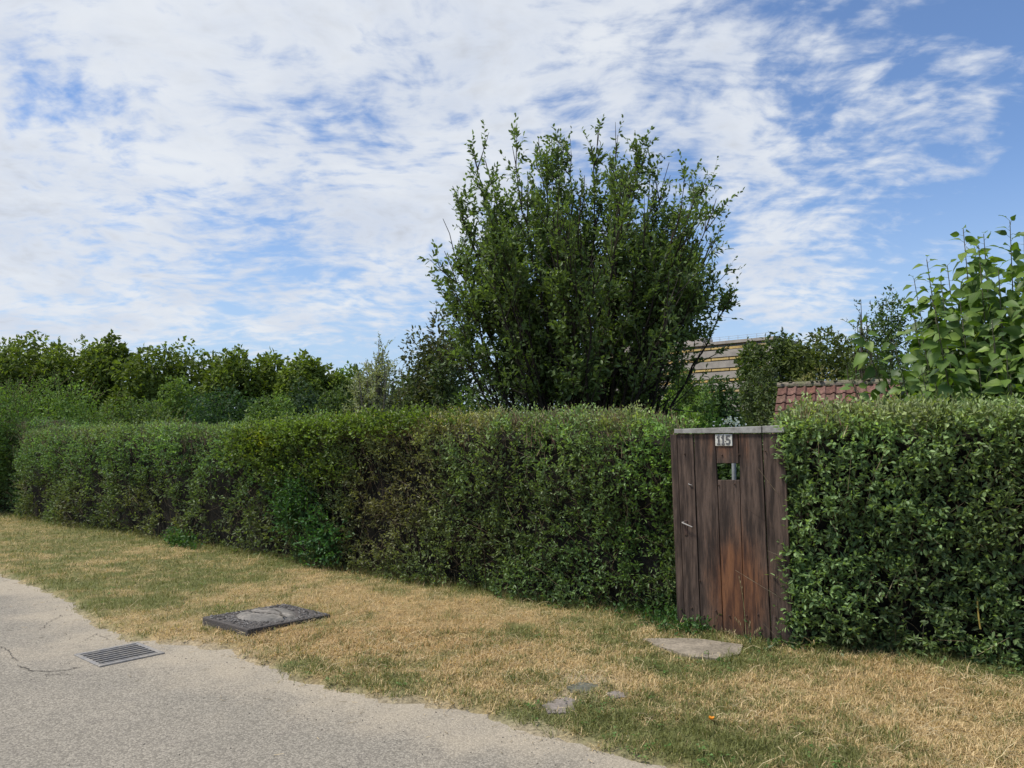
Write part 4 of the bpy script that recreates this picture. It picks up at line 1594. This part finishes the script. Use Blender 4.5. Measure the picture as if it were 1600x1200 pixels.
def twiggy_tree(name, label, px, ytop, D, half_px, n_stem, tint, leaf, Kk, stem_tint, seed, zbase=.1, spr=1.0, per=16, matl=None, sh_l=.3):
    """Open tree: stems fanning from the base, every stem set with short leafy shoots."""
    top = P(px, ytop, D)
    Rx = half_px / 1200 * D
    H = top[2]
    root = empty(name, (top[0], D, 0))
    tag(root, label, 'tree')
    lb_, tb_, st = Bag(), Bag(), Bag()
    A, Dd, Ls_ = [], [], []
    for i in range(n_stem):
        a = rng.uniform(0, 6.283)
        f_ = rng.uniform(0, 1) ** .6
        e = np.array([math.cos(a) * Rx * f_, math.sin(a) * Rx * f_, H * (1 - .38 * f_ ** 1.5) * rng.uniform(.8, 1.0)])
        if i == 0:
            e = np.array([0, 0, H])
        c_ = np.array([e[0] * .55 * spr, e[1] * .55 * spr, e[2] * .45])
        pts_ = bezier(np.array([rng.normal(0, .06), rng.normal(0, .06), 0]), c_, e, 12)
        tube(st, pts_, np.linspace(.045, .006, 12) * (D / 15) ** .5, 5, stem_tint)
        for t in rng.uniform(zbase + .15, 1, per):
            j = min(int(t * 11), 10)
            p_ = pts_[j] + (pts_[j + 1] - pts_[j]) * (t * 11 - j)
            T = unit((pts_[j + 1] - pts_[j])[None])[0]
            A.append(p_)
            Dd.append(T * .6 + rng.normal(0, .55, 3) + np.array([0, 0, .35]))
            Ls_.append(sh_l * rng.uniform(.5, 1.4))
    A, Dd = np.array(A), unit(np.array(Dd))
    shoots(lb_, tb_, A, Dd, np.array(Ls_), Kk, leaf, leaf * .5, np.array(tint), 1, .9, twig_r=.004, twig_tint=stem_tint, tintvar=.25)
    st.build('trunk', M_BARK, root, True)
    tag(tb_.build('twigs', M_TWIG, root), kind='stuff')
    tag(lb_.build('crown', matl or M_FAR, root), kind='stuff')
    return root


twiggy_tree('wispy_tree', 'thin wispy pale tree with see through crown left of the big garden tree', 592, 530, 21, 50, 46, (.27, .29, .17), .12, 13, (.15, .13, .10), 5, per=20, sh_l=.42)
twiggy_tree('wispy_tree', 'thin arching twigs reaching left out of the small round dark tree', 1345, 468, 18.5, 32, 22, (.085, .12, .04), .095, 11, (.08, .065, .05), 6, per=12, sh_l=.36)

# ---------------------------------------------------------------- the big garden tree
TD = 10.0
rng = np.random.default_rng(5)
tb0 = P(905, 690, TD)
tb0[2] = 0
tree = empty('garden_tree', tuple(tb0))
tag(tree, 'big many stemmed fruit tree fanning up behind the left hedge', 'tree')
cx, cz = P(918, 400, TD)[0] - tb0[0], P(918, 400, TD)[2]
limbs = []
out_px = [(1168, 432, 9.7, 1), (1130, 290, 10, 1), (1128, 350, 9.4, 0), (1112, 262, 10.6, 0), (1052, 232, 10, 1), (1006, 204, 9.7, 1), (968, 190, 10.3, 1), (935, 176, 10, 1), (890, 196, 10.4, 0), (838, 192, 10, 1),
          (795, 205, 9.6, 1), (730, 216, 10, 1), (752, 232, 10.5, 0), (697, 270, 10, 1), (680, 322, 10, 1), (680, 372, 9.6, 1), (683, 440, 10.2, 1), (1120, 415, 10.6, 0), 
          (690, 480, 9.8, 0), (700, 530, 10, 0), (870, 200, 9.7, 0), (990, 235, 9.3, 0), (1075, 300, 9.3, 0)]
for (px, py, D, lng) in out_px:
    limbs.append((P(px, py, D) - tb0, True))
for i in range(58):
    dd = rand_dir(1, -.35)[0]
    e = np.array([cx, 0, cz - .1]) + dd * np.array([1.72, 1.75, 1.62]) * rng.uniform(.72, 1.0)
    if not (e[0] > cx + .75 and e[2] < 2.7):
        limbs.append((e, False))
wood = Bag()
A, Dv, Ls_, Kind = [], [], [], []
A2, D2, L2 = [], [], []
for e, main in limbs:
    e = np.array(e)
    e = e - unit((e - np.array([cx * .5, 0, 1.5]))[None])[0] * (.20 if main else .10)
    hx = e[:2] - 0
    b0 = np.array([rng.normal(0, .10), rng.normal(0, .10), 0])
    low = max(.25, min(.55, .3 + .12 * np.linalg.norm(hx)))
    c_ = np.array([hx[0] * low, hx[1] * low, e[2] * (.50 if e[2] > 3 else .42)])
    pts_ = bezier(b0, c_, e, 22)
    pts_[4:-1] += rng.normal(0, .018, (17, 3))
    rr = np.linspace(.036, .004, 22)
    tube(wood, pts_, rr, 6, (.032, .026, .020))
    T = unit(np.gradient(pts_, axis=0))
    ns = 17 if main else 13
    for t in np.concatenate([rng.uniform(.30, .55, ns // 4), rng.uniform(.5, .97, ns)]):
        j = int(t * 21)
        p_ = pts_[j]
        outw = p_ - np.array([cx, 0, 2.4])
        outw /= np.linalg.norm(outw) + 1e-6
        d_ = unit((T[j] * .8 + outw * .35 + rng.normal(0, .55, 3) + np.array([0, 0, .35]))[None])[0]
        l_ = rng.uniform(.35, .85) * (1.05 - .45 * t)
        # side branch with its own shoots
        q2 = p_ + d_ * l_ + np.array([0, 0, .12 * l_])
        sp_ = bezier(p_, p_ + d_ * l_ * .5, q2, 5)
        tube(wood, sp_, np.linspace(.010, .003, 5), 3, (.055, .047, .036))
        for tt_ in rng.uniform(.15, 1.0, 9):
            jj = min(int(tt_ * 4), 3)
            A.append(sp_[jj] + (sp_[jj + 1] - sp_[jj]) * (tt_ * 4 - jj))
            Dv.append(d_ * .75 + rng.normal(0, .55, 3) + np.array([0, 0, .45]))
            Ls_.append(rng.uniform(.14, .34))
    # long upright shoots at the end
    A2.append(pts_[-4]); D2.append(T[-1] * 1.0 + rng.normal(0, .04, 3)); L2.append(.60 if main else .40)
    for _ in range(3 if main else 5):
        A2.append(pts_[rng.integers(13, 20)]); D2.append(T[-1] * .6 + rng.normal(0, .22, 3) + np.array([0, 0, .75])); L2.append(rng.uniform(.3, .6))
lb_, tb_ = Bag(), Bag()
A, Dv = np.array(A), unit(np.array(Dv))
Ls_ = np.array(Ls_)
# keep the crown inside its outline
inside = (((A - (cx, 0, cz)) / (2.12, 2.1, 1.95)) ** 2).sum(1) < 1.15
inside |= (A[:, 0] > cx + 1.2) | (A[:, 2] > cz)
thin = fbm(A * 1.6, 91)
kp = inside & (rng.random(len(A)) < np.clip((thin - .28) * 3.4, .10, .85))
A, Dv, Ls_ = A[kp], Dv[kp], Ls_[kp]
zt = (A[:, 2] - 1.5) / 4.2
tint = np.array([.112, .165, .050])[None] * (1 + .25 * (fbm(A * 1.1, 33)[:, None] - .5)) 
shoots(lb_, tb_, A, Dv, Ls_, 9, .080, .044, tint, 2, 1.0, jitter=.4, twig_r=.0022, twig_tint=(.07, .055, .04), tintvar=.25, taper=.3)
A2, D2, L2 = np.array(A2), unit(np.array(D2)), np.array(L2)
end_ = A2 + D2 * L2[:, None]
L2 = np.where((((end_ - (cx, 0, cz)) / (2.2, 2.2, 2.1)) ** 2).sum(1) > 1.12, L2 * .55, L2)
shoots(lb_, tb_, A2, D2, L2, 18, .076, .043, (.105, .16, .046), 2, .95, jitter=.3, twig_r=.0035, twig_tint=(.08, .06, .04), tintvar=.2, taper=.45, young=.35)
wood.build('trunk', M_BARK, tree, True)
tag(tb_.build('twigs', M_TWIG, tree), kind='stuff')
tag(lb_.build('crown', M_LEAF, tree), kind='stuff')
print('garden tree leaf verts', lb_.n)

# ---------------------------------------------------------------- the mulberry with its big leaves
MD = 7.4
mb0 = P(1580, 690, MD)
mb0[2] = 0
mul = empty('mulberry_tree', tuple(mb0))
tag(mul, 'young mulberry with large heart shaped leaves rising behind the right hedge', 'tree')
variants = []
vt = [(.100, .168, .032), (.075, .132, .028), (.055, .100, .026), (.120, .195, .034), (.085, .148, .030), (.165, .24, .045)]
m, q, bs, out = material('mulberry_leaf')
tcg = q.n('ShaderNodeTexCoord').outputs['Generated']
c = attr(q)
sp = q.n('ShaderNodeSeparateXYZ')
q.link(tcg, sp.inputs[0])
ab = q.m('ABSOLUTE', q.m('SUBTRACT', sp.outputs[1], .5))
vein = q.m('ABSOLUTE', q.m('SUBTRACT', q.m('FRACT', q.m('MULTIPLY', q.m('SUBTRACT', sp.outputs[0], q.m('MULTIPLY', ab, .9)), 5.0)), .5))
vein = q.ss(vein, .0, .12, 1.0, .0)
mid_ = q.ss(ab, 0, .03, 1, 0)
vv = q.m('MAXIMUM', mid_, q.m('MULTIPLY', vein, .5))
c2 = q.mix(q.m('MULTIPLY', vv, .45), c, (.17, .24, .08, 1))
q.put(bs.inputs['Base Color'], c2)
bs.inputs['Roughness'].default_value = .55
bs.inputs['Specular IOR Level'].default_value = .25
bump(q, bs, q.m('SUBTRACT', 1.0, vv), .5, .004)
tr_ = q.n('ShaderNodeBsdfTranslucent')
q.put(tr_.inputs[0], q.mix(1.0, c, (1.6, 1.7, .6, 1), 'MULTIPLY'))
mx = q.n('ShaderNodeMixShader')
mx.inputs[0].default_value = .36
q.link(bs.outputs[0], mx.inputs[1]); q.link(tr_.outputs[0], mx.inputs[2]); q.link(mx.outputs[0], out.inputs[0])
M_MUL = m
shapes = []
for i in range(10):
    Vl, Fl = big_leaf(1.0, .74 + .06 * math.sin(i * 2), .22 + .14 * (i % 3), .16 + .08 * (i % 2), .018 * (i % 4))
    shapes.append((Vl, Fl))
    for j in range(2):
        tnt = np.array(vt[(i + 3 * j) % 6])
        me = raw_mesh('leaf', Vl, [Fl], np.tile(tnt, (len(Vl), 1)), True)
        me.materials.append(M_MUL)
        variants.append(me)
stems_b = Bag()
L_p, L_d, L_n, L_s, L_y = [], [], [], [], []
tips_px = [(1505, 358, 7.3), (1537, 366, 7.5), (1578, 345, 7.2), (1448, 406, 7.4), (1345, 505, 7.2), (1600, 372, 7.6), (1470, 440, 7.1), (1425, 480, 7.6), (1560, 420, 7.0),
           (1395, 530, 7.0), (1630, 350, 7.3), (1660, 400, 7.5), (1520, 430, 7.7), (1500, 470, 6.9), (1440, 520, 7.2), (1600, 450, 6.9), (1550, 500, 6.8), (1480, 540, 6.9),
           (1330, 592, 6.9), (1410, 590, 6.8), (1620, 520, 6.8), (1340, 610, 7.2), (1460, 590, 6.7), (1700, 380, 7.4), (1590, 570, 6.75), (1530, 575, 6.7), (1690, 500, 7.1),
           (1480, 415, 7.9), (1540, 400, 8.1), (1430, 500, 8.2), (1600, 420, 8.2), (1650, 460, 7.9), (1460, 470, 7.5), (1455, 455, 7.3), (1580, 480, 7.2),
           (1500, 510, 7.3), (1440, 560, 7.4), (1400, 575, 7.2), (1570, 540, 7.1), (1640, 570, 7.0), (1500, 600, 6.8), (1440, 610, 6.8), (1560, 605, 6.8), (1520, 540, 7.3), (1610, 500, 7.4)]
more_tips = [(px + rng.normal(8, 22), py + abs(rng.normal(30, 22)), D + rng.normal(0, .3)) for px, py, D in tips_px if px > 1420]
for (px, py, D) in tips_px + more_tips:
    e = P(px, py, D) - mb0
    c_ = np.array([e[0] * .75, e[1] * .75, e[2] * .45])
    pts_ = bezier(np.array([rng.normal(0, .08), rng.normal(0, .08), 0]), c_, e, 16)
    ln = np.linalg.norm(np.diff(pts_, axis=0), axis=1).sum()
    tube(stems_b, pts_, np.linspace(.013, .0035, 16), 6, (.11, .105, .07))
    T = unit(np.gradient(pts_, axis=0))
    nl = int(ln * .66 / .030)
    ph = rng.uniform(0, 6.28)
    for i in range(nl):
        t = 1 - (i / nl) * .66
        j = min(int(t * 15), 14)
        p_ = pts_[j] + (pts_[j + 1] - pts_[j]) * (t * 15 - j)
        fromtop = (1 - t) * ln
        size = min(.150, .072 + fromtop * .25) * rng.uniform(.78, 1.12)
        az = ph + i * 2.6 + rng.normal(0, .4)
        # more leaves turned to the light side and outward
        out_ = np.array([math.cos(az), math.sin(az), 0])
        drop = .35 - min(fromtop * 2.4, 1.05) + rng.normal(0, .38)
        d_ = unit((out_ + np.array([0, 0, drop]))[None])[0]
        pet = p_ + d_ * .045 + np.array([0, 0, .012])
        n_ = unit((np.array([0, 0, .8]) + out_ * .6 + np.array([-.15, -.45, 0]) + rng.normal(0, .42, 3))[None])[0]
        L_p.append(pet); L_d.append(d_); L_n.append(n_); L_s.append(size); L_y.append(math.exp(-fromtop / .12))
        sticks(stems_b, p_[None], pet[None], .0022, np.array([.14, .17, .06]))
L_p, L_d, L_n, L_s, L_y = map(np.array, (L_p, L_d, L_n, L_s, L_y))
wp = L_p + mb0
# those out of the picture go into the mass; the near ones in view become leaves of their own
pxs_ = wp[:, 0] / wp[:, 1] * 1200 + 800
score = wp[:, 1] + np.where(pxs_ > 1610, 5, 0) + np.where(wp[:, 2] < 1.95, 5, 0) - 2.0 * (wp[:, 2] > 2.9) - L_s * 4
order = np.argsort(score)
stuff = Bag()
for rank, i in enumerate(order):
    X = L_d[i]
    Y = unit(np.cross(L_n[i], X)[None])[0]
    Z = np.cross(X, Y)
    s = L_s[i]
    if rank < 298:
        me = variants[(rank * 7) % 20] if L_y[i] < .45 else variants[[6, 7, 10][rank % 3]]
        o = bpy.data.objects.new('leaf', me)
        COL.objects.link(o)
        o.parent = mul
        M_ = Matrix(((X[0] * s, Y[0] * s, Z[0] * s, L_p[i][0]), (X[1] * s, Y[1] * s, Z[1] * s, L_p[i][1]), (X[2] * s, Y[2] * s, Z[2] * s, L_p[i][2]), (0, 0, 0, 1)))
        o.matrix_local = M_
    else:
        Vl, Fl = shapes[i % 10]
        W = Vl[:, :1] * X * s + Vl[:, 1:2] * Y * s + Vl[:, 2:] * Z * s + L_p[i]
        tnt = np.array(vt[i % 6]) * (1 - L_y[i] * .0) * rng.uniform(.85, 1.15)
        stuff.add(W, [Fl], tnt)
stems_b.build('trunk', M_BARK, mul, True)
# the mass uses plain attribute colour
tag(stuff.build('foliage', M_LEAF, mul, True), kind='stuff')
print('mulberry leaves', len(order))

# ================================================================ SHED WITH THE TILED ROOF
sh0 = P(1225, 599, 16.8)
sh1 = P(1385, 592.5, 15.95)
rd = np.array([sh1[0] - sh0[0], sh1[1] - sh0[1], 0])
rd = rd / np.linalg.norm(rd)
sang = math.atan2(rd[1], rd[0])
zr = (sh0[2] + sh1[2]) / 2
SL, PITCHR = 3.45, R(37)
shed = empty('garden_shed', (sh0[0], sh0[1], 0), (0, 0, sang))
tag(shed, 'garden shed with a red brown tiled roof standing behind the right hedge', 'shed')
M_TILE = tint_material('clay_tile', .8, 14, .35, .006)
M_RIDGE = simple_mat('mossy_ridge', (.20, .165, .13), .95, .4, 18, .03, .2, (.13, .13, .07), 5)
M_BOARD = simple_mat('shed_boards', (.12, .08, .05), .8, .3, 20, .005)
EXP_, TW = .30, .195
# one interlocking tile with a raised roll, x along the ridge, y down the slope
prof = [(0, .0), (.045, .004), (.09, .0), (.125, .014), (.15, .036), (.175, .036), (.203, .010)]
tile_meshes = []
for vi in range(5):
    V, F = [], []
    nn = len(prof)
    for yy, lift in ((0, .0), (EXP_ + .03, .030)):
        for dz_ in (0, -.016):
            for (x, z) in prof:
                V.append((x, yy, z + lift + dz_))
    for i in range(nn - 1):
        F.append((i, i + 1, 2 * nn + i + 1, 2 * nn + i))                    # top
        F.append((2 * nn + i, 2 * nn + i + 1, 3 * nn + i + 1, 3 * nn + i))  # front edge
    F.append((0, 2 * nn, 3 * nn, nn))
    F.append((nn - 1, 2 * nn - 1, 4 * nn - 1, 3 * nn - 1))
    tn = np.array([(.145, .070, .050), (.165, .080, .060), (.115, .060, .046), (.155, .086, .068), (.130, .078, .058)][vi])
    me = raw_mesh('tile', V, [np.array(F)], np.tile(tn, (len(V), 1)))
    me.materials.append(M_TILE)
    tile_meshes.append(me)
rows, colsn = 7, int(SL / TW)
cp, spt = math.cos(PITCHR), math.sin(PITCHR)
for r_ in range(rows):
    for c_ in range(colsn):
        o = bpy.data.objects.new('tile', tile_meshes[rng.integers(0, 5)])
        COL.objects.link(o)
        o.parent = shed
        y = .06 + r_ * EXP_
        # local frame: x ridge, slope goes toward -y (the road) and down
        X = np.array([1, 0, 0.]); Yd = np.array([0, -cp, -spt]); Z = np.array([0, -spt, cp])
        base = np.array([-.12 + c_ * TW, -y * cp, zr - .07 - y * spt]) + rng.normal(0, .003, 3)
        a = rng.normal(0, .012)
        X2 = X * math.cos(a) + Yd * math.sin(a)
        Y2 = Yd * math.cos(a) - X * math.sin(a)
        o.matrix_local = Matrix(((X2[0], Y2[0], Z[0], base[0]), (X2[1], Y2[1], Z[1], base[1]), (X2[2], Y2[2], Z[2], base[2]), (0, 0, 0, 1)))
# ridge tiles
for i in range(9):
    b = Bag()
    x0, x1 = -.14 + i * .40, -.14 + i * .40 + .41
    a = np.linspace(-.2, math.pi + .2, 9)
    rr = .085 + rng.uniform(0, .012)
    V = [(x, -rr * math.cos(t), zr - .07 + rr * math.sin(t) * .95 + rng.uniform(-.004, .004)) for x in (x0, x1) for t in a]
    V2 = [(x, -(rr - .02) * math.cos(t), zr - .07 + (rr - .02) * math.sin(t) * .95) for x in (x0, x1) for t in a]
    k_ = 9
    F = [(j, j + 1, k_ + j + 1, k_ + j) for j in range(8)]
    b.add(V, [np.array(F)])
    b.add(V2, [np.array(F)])
    b.add([V[j] for j in range(9)] + [V2[j] for j in range(9)], [np.array([(j, j + 1, 9 + j + 1, 9 + j) for j in range(8)])])
    b.build('ridge_tile', M_RIDGE, shed)
b = Bag()
c = np.column_stack([rng.uniform(-.1, SL - .1, 90), rng.normal(-.02, .05, 90), np.full(90, zr + .005)])
pebble_bag(b, c, rng.uniform(.02, .05, 90), rng.uniform(.5, 1.2, (90, 1)) * np.array([.10, .10, .055]))
tag(b.build('moss', M_PEB, shed), kind='stuff')
# walls, barge board and the back slope
hw = rows * EXP_ * cp
ez = zr - .07 - rows * EXP_ * spt
b = Bag()
box(b, (0, -hw + .25, 0), (SL - .25, hw - .25, ez + .12))
b.build('wall', M_BOARD, shed)
b = Bag()
V = [(0, -hw + .25, ez + .12), (0, hw - .25, ez + .12), (0, 0, zr - .14), (SL - .25, -hw + .25, ez + .12), (SL - .25, hw - .25, ez + .12), (SL - .25, 0, zr - .14)]
b.add(V, [np.array([(0, 2, 1), (3, 4, 5)])])
b.build('gable', M_BOARD, shed)
b = Bag()
V = [(-.12, 0, zr - .10), (SL - .1, 0, zr - .10), (SL - .1, hw + .1, ez - .05), (-.12, hw + .1, ez - .05), (-.12, 0, zr - .14), (SL - .1, 0, zr - .14), (SL - .1, hw + .1, ez - .09), (-.12, hw + .1, ez - .09)]
b.add(V, [np.array([(0, 1, 2, 3), (7, 6, 5, 4), (0, 3, 7, 4), (1, 5, 6, 2)])], (.25, .10, .07))
V = [(-.10, 0, zr - .10), (SL - .1, 0, zr - .10), (SL - .1, -hw, ez - .02), (-.10, -hw, ez - .02), (-.10, 0, zr - .14), (SL - .1, 0, zr - .14), (SL - .1, -hw, ez - .06), (-.10, -hw, ez - .06)]
b.add(V, [np.array([(3, 2, 1, 0), (4, 5, 6, 7), (0, 4, 7, 3), (1, 2, 6, 5)])], (.20, .09, .06))
b.build('roof_deck', M_TILE, shed)

# ================================================================ OFFICE BLOCK
DB = 232.0
o0 = P(1160, 546, DB)
ud = np.array([-gr_[0], -gr_[1], 0])        # to the left and away, like the garden plots
ud = unit(np.array([[-.74, .672, 0.0]]))[0]
bl = empty('office_block', (o0[0], o0[1], 0), (0, 0, math.atan2(-ud[1], -ud[0])))
tag(bl, 'long grey office block with yellow sun blinds and a roof railing far behind the trees', 'building')
M_CON = simple_mat('pale_concrete', (.33, .285, .24), .85, .18, .5, 0)
M_WIN = simple_mat('dark_glazing', (.26, .26, .28), .4, .2, .8, 0, .4)
M_BLIND = simple_mat('yellow_blind', (.50, .34, .12), .8, .2, 1.0, 0)
M_BLIND2 = simple_mat('faded_blind', (.42, .31, .15), .8, .2, 1.0, 0)
M_METAL = simple_mat('grey_steel', (.38, .38, .38), .6, .15, 3, 0)
XL, XR = -58.0, 10.0
ST = 3.35
ztop = P(1160, 530.5, DB)[2]
nst = int(ztop / ST)
b = Bag()
box(b, (XL, 1.6, 0), (XR, 16, ztop - .4))
b.build('wall', M_WIN, bl)
b = Bag()
box(b, (XL - .5, -.95, ztop - .9), (XR + .5, 16.5, ztop))
b.build('roof', M_CON, bl)
slab_me = blind_me = None
for f_ in range(nst):
    z = ztop - 1.5 - (f_ + 1) * ST
    if z < 8:
        break
    b = Bag()
    box(b, (XL, -.9, z - .05), (XR, 1.3, z + 2.05))
    b.build('balcony', M_CON, bl)
    for i in range(int((XR - XL) / 6)):
        x = XL + i * 6
        b = Bag()
        zz_ = z + ST - .08
        dr = rng.uniform(.62, .85)
        V = [(x + .15, 1.5, zz_), (x + 5.85, 1.5, zz_), (x + 5.85, -.85, zz_ - dr * .4), (x + .15, -.85, zz_ - dr * .4), (x + .15, -.86, zz_ - dr - .2), (x + 5.85, -.86, zz_ - dr - .2)]
        b.add(V, [np.array([(0, 1, 2, 3), (3, 2, 5, 4)])])
        o = b.build('blind', M_BLIND if rng.random() < .75 else M_BLIND2, bl)
    b = Bag()
    for i in range(int((XR - XL) / 3)):
        box(b, (XL + i * 3 - .07, 1.35, z + 2.06), (XL + i * 3 + .07, 1.62, z + ST - .2))
    b.build('window_mullions', M_METAL, bl)
b = Bag()
for i in range(int((XR - XL) / 3)):
    x = XL + i * 3
    box(b, (x - .05, -.78, ztop), (x + .05, -.68, ztop + 1.25))
for zz_ in (.55, 1.2):
    box(b, (XL, -.77, ztop + zz_), (XR, -.69, ztop + zz_ + .07))
b.build('roof_railing', M_METAL, bl)
b = Bag()
box(b, (XL + 8, 5, ztop), (XL + 42, 12, ztop + 2.6))
b.build('plant_room', M_CON, bl)

# ---------------------------------------------------------------- little things in the verge
M_STRAW = tint_material('straw', .7, 30, .2)
b = Bag()
c0 = G(1166, 1012)
for (tx, ty, bx) in [(1155, 905, 0), (1172, 975, .01), (1128, 985, 0), (1140, 990, -.02), (1186, 985, .02), (1148, 968, 0), (1120, 1000, -.01)]:
    e = P(tx, ty, c0[1] - .12) - c0
    pts_ = bezier(np.array([bx, 0, 0]), np.array([e[0] * .15 + bx, e[1] * .3, e[2] * .7]), e, 10)
    tube(b, pts_, np.linspace(.0022, .0012, 10), 4, (.33, .30, .14))
    for t in range(6, 10):
        leaf_bag(b, pts_[t][None], unit(np.array([[e[0] * .6 + rng.normal(0, .1), rng.normal(0, .1), .8]])), np.array([[0, -1, .2]]), np.array([.03]), np.array([.006]), np.array([.42, .34, .18]), 1)
o = b.build('tall_grass_stalks', M_STRAW)
o.location = tuple(c0)
tag(o, 'dry tall grass stalks standing in front of the gate bottom', 'grass stalks')

fl = empty('poppy_flower', tuple(G(1112, 1142)))
tag(fl, 'single small orange poppy flower in the grass', 'flower')
b = Bag()
tube(b, [(0, 0, 0), (.004, 0, .03), (0, 0, .062)], .0016, 5, (.15, .2, .06))
b.build('stem', M_STRAW, fl)
for i in range(4):
    b = Bag()
    a = i * 1.57 + .4
    leaf_bag(b, np.array([[0, 0, .060]]), unit(np.array([[math.cos(a) * .9, math.sin(a) * .9, .9]])), unit(np.array([[-math.cos(a) * .5, -math.sin(a) * .5, 1.]])), np.array([.026]), np.array([.026]), np.array([.75, .30, .02]), 2)
    b.build('petal', M_GRASS, fl)


def rosette(px, py, n, size, tnt, label, name='broadleaf_weed', grp=None):
    o = empty(name, tuple(G(px, py)))
    tag(o, label, 'weed', grp)
    me = raw_mesh('leaf', *[(lambda V_, F_: (V_, [F_]))(*big_leaf(1.0, .42, .18, .15, .02))][0], np.tile(np.array(tnt), (30, 1)), True)
    me.materials.append(M_LEAF)
    for i in range(n):
        a = i * 2.4 + rng.normal(0, .2)
        s = size * rng.uniform(.7, 1.2)
        X = unit(np.array([[math.cos(a), math.sin(a), rng.uniform(.3, .8)]]))[0]
        Y = unit(np.cross(np.array([0, 0, 1.0]), X)[None])[0]
        Z = np.cross(X, Y)
        c_ = bpy.data.objects.new('leaf', me)
        COL.objects.link(c_)
        c_.parent = o
        c_.matrix_local = Matrix(((X[0] * s, Y[0] * s, Z[0] * s, 0), (X[1] * s, Y[1] * s, Z[1] * s, 0), (X[2] * s, Y[2] * s, Z[2] * s, .01), (0, 0, 0, 1)))


rosette(1100, 1192, 9, .085, (.075, .13, .055), 'broad leaved grey green weed at the bottom edge below the poppy')
rosette(1170, 1196, 8, .075, (.07, .125, .05), 'broad leaved weed at the bottom edge, right of the one below the poppy')
rosette(910, 1100, 7, .05, (.06, .12, .04), 'small green weed growing beside the pale flagstone')
rosette(1355, 1148, 6, .045, (.06, .12, .04), 'small green weed in the dry turf below the right hedge')
# yellow dead cane leaning in the right hedge
b = Bag()
a0 = G(1530, 1040) + RNF * .10
a1 = P(1527, 935, a0[1])
tube(b, bezier(np.array([0, 0, .28]), np.array([-.02, -.01, .38]), a1 - a0 + (0, 0, .0), 8), np.linspace(.006, .005, 8), 6, (.50, .36, .10))
o = b.build('dry_cane', M_STRAW)
o.location = tuple(a0)
tag(o, 'short yellow dead cane leaning in the face of the right hedge', 'cane')
b = Bag()
for i in range(9):
    a = rng.uniform(0, 6.28)
    leaf_bag(b, np.array([[rng.normal(0, .05), rng.normal(0, .03), .015]]), unit(np.array([[math.cos(a), math.sin(a), .1]])), np.array([[0, 0, 1.]]), np.array([.05]), np.array([.02]), np.array([.5, .42, .3]), 2)
o = b.build('fallen_leaves', M_STRAW)
o.location = tuple(G(398, 1006))
tag(o, 'few pale fallen leaves on the verge rim below the manhole slab', 'leaves', kind='stuff')
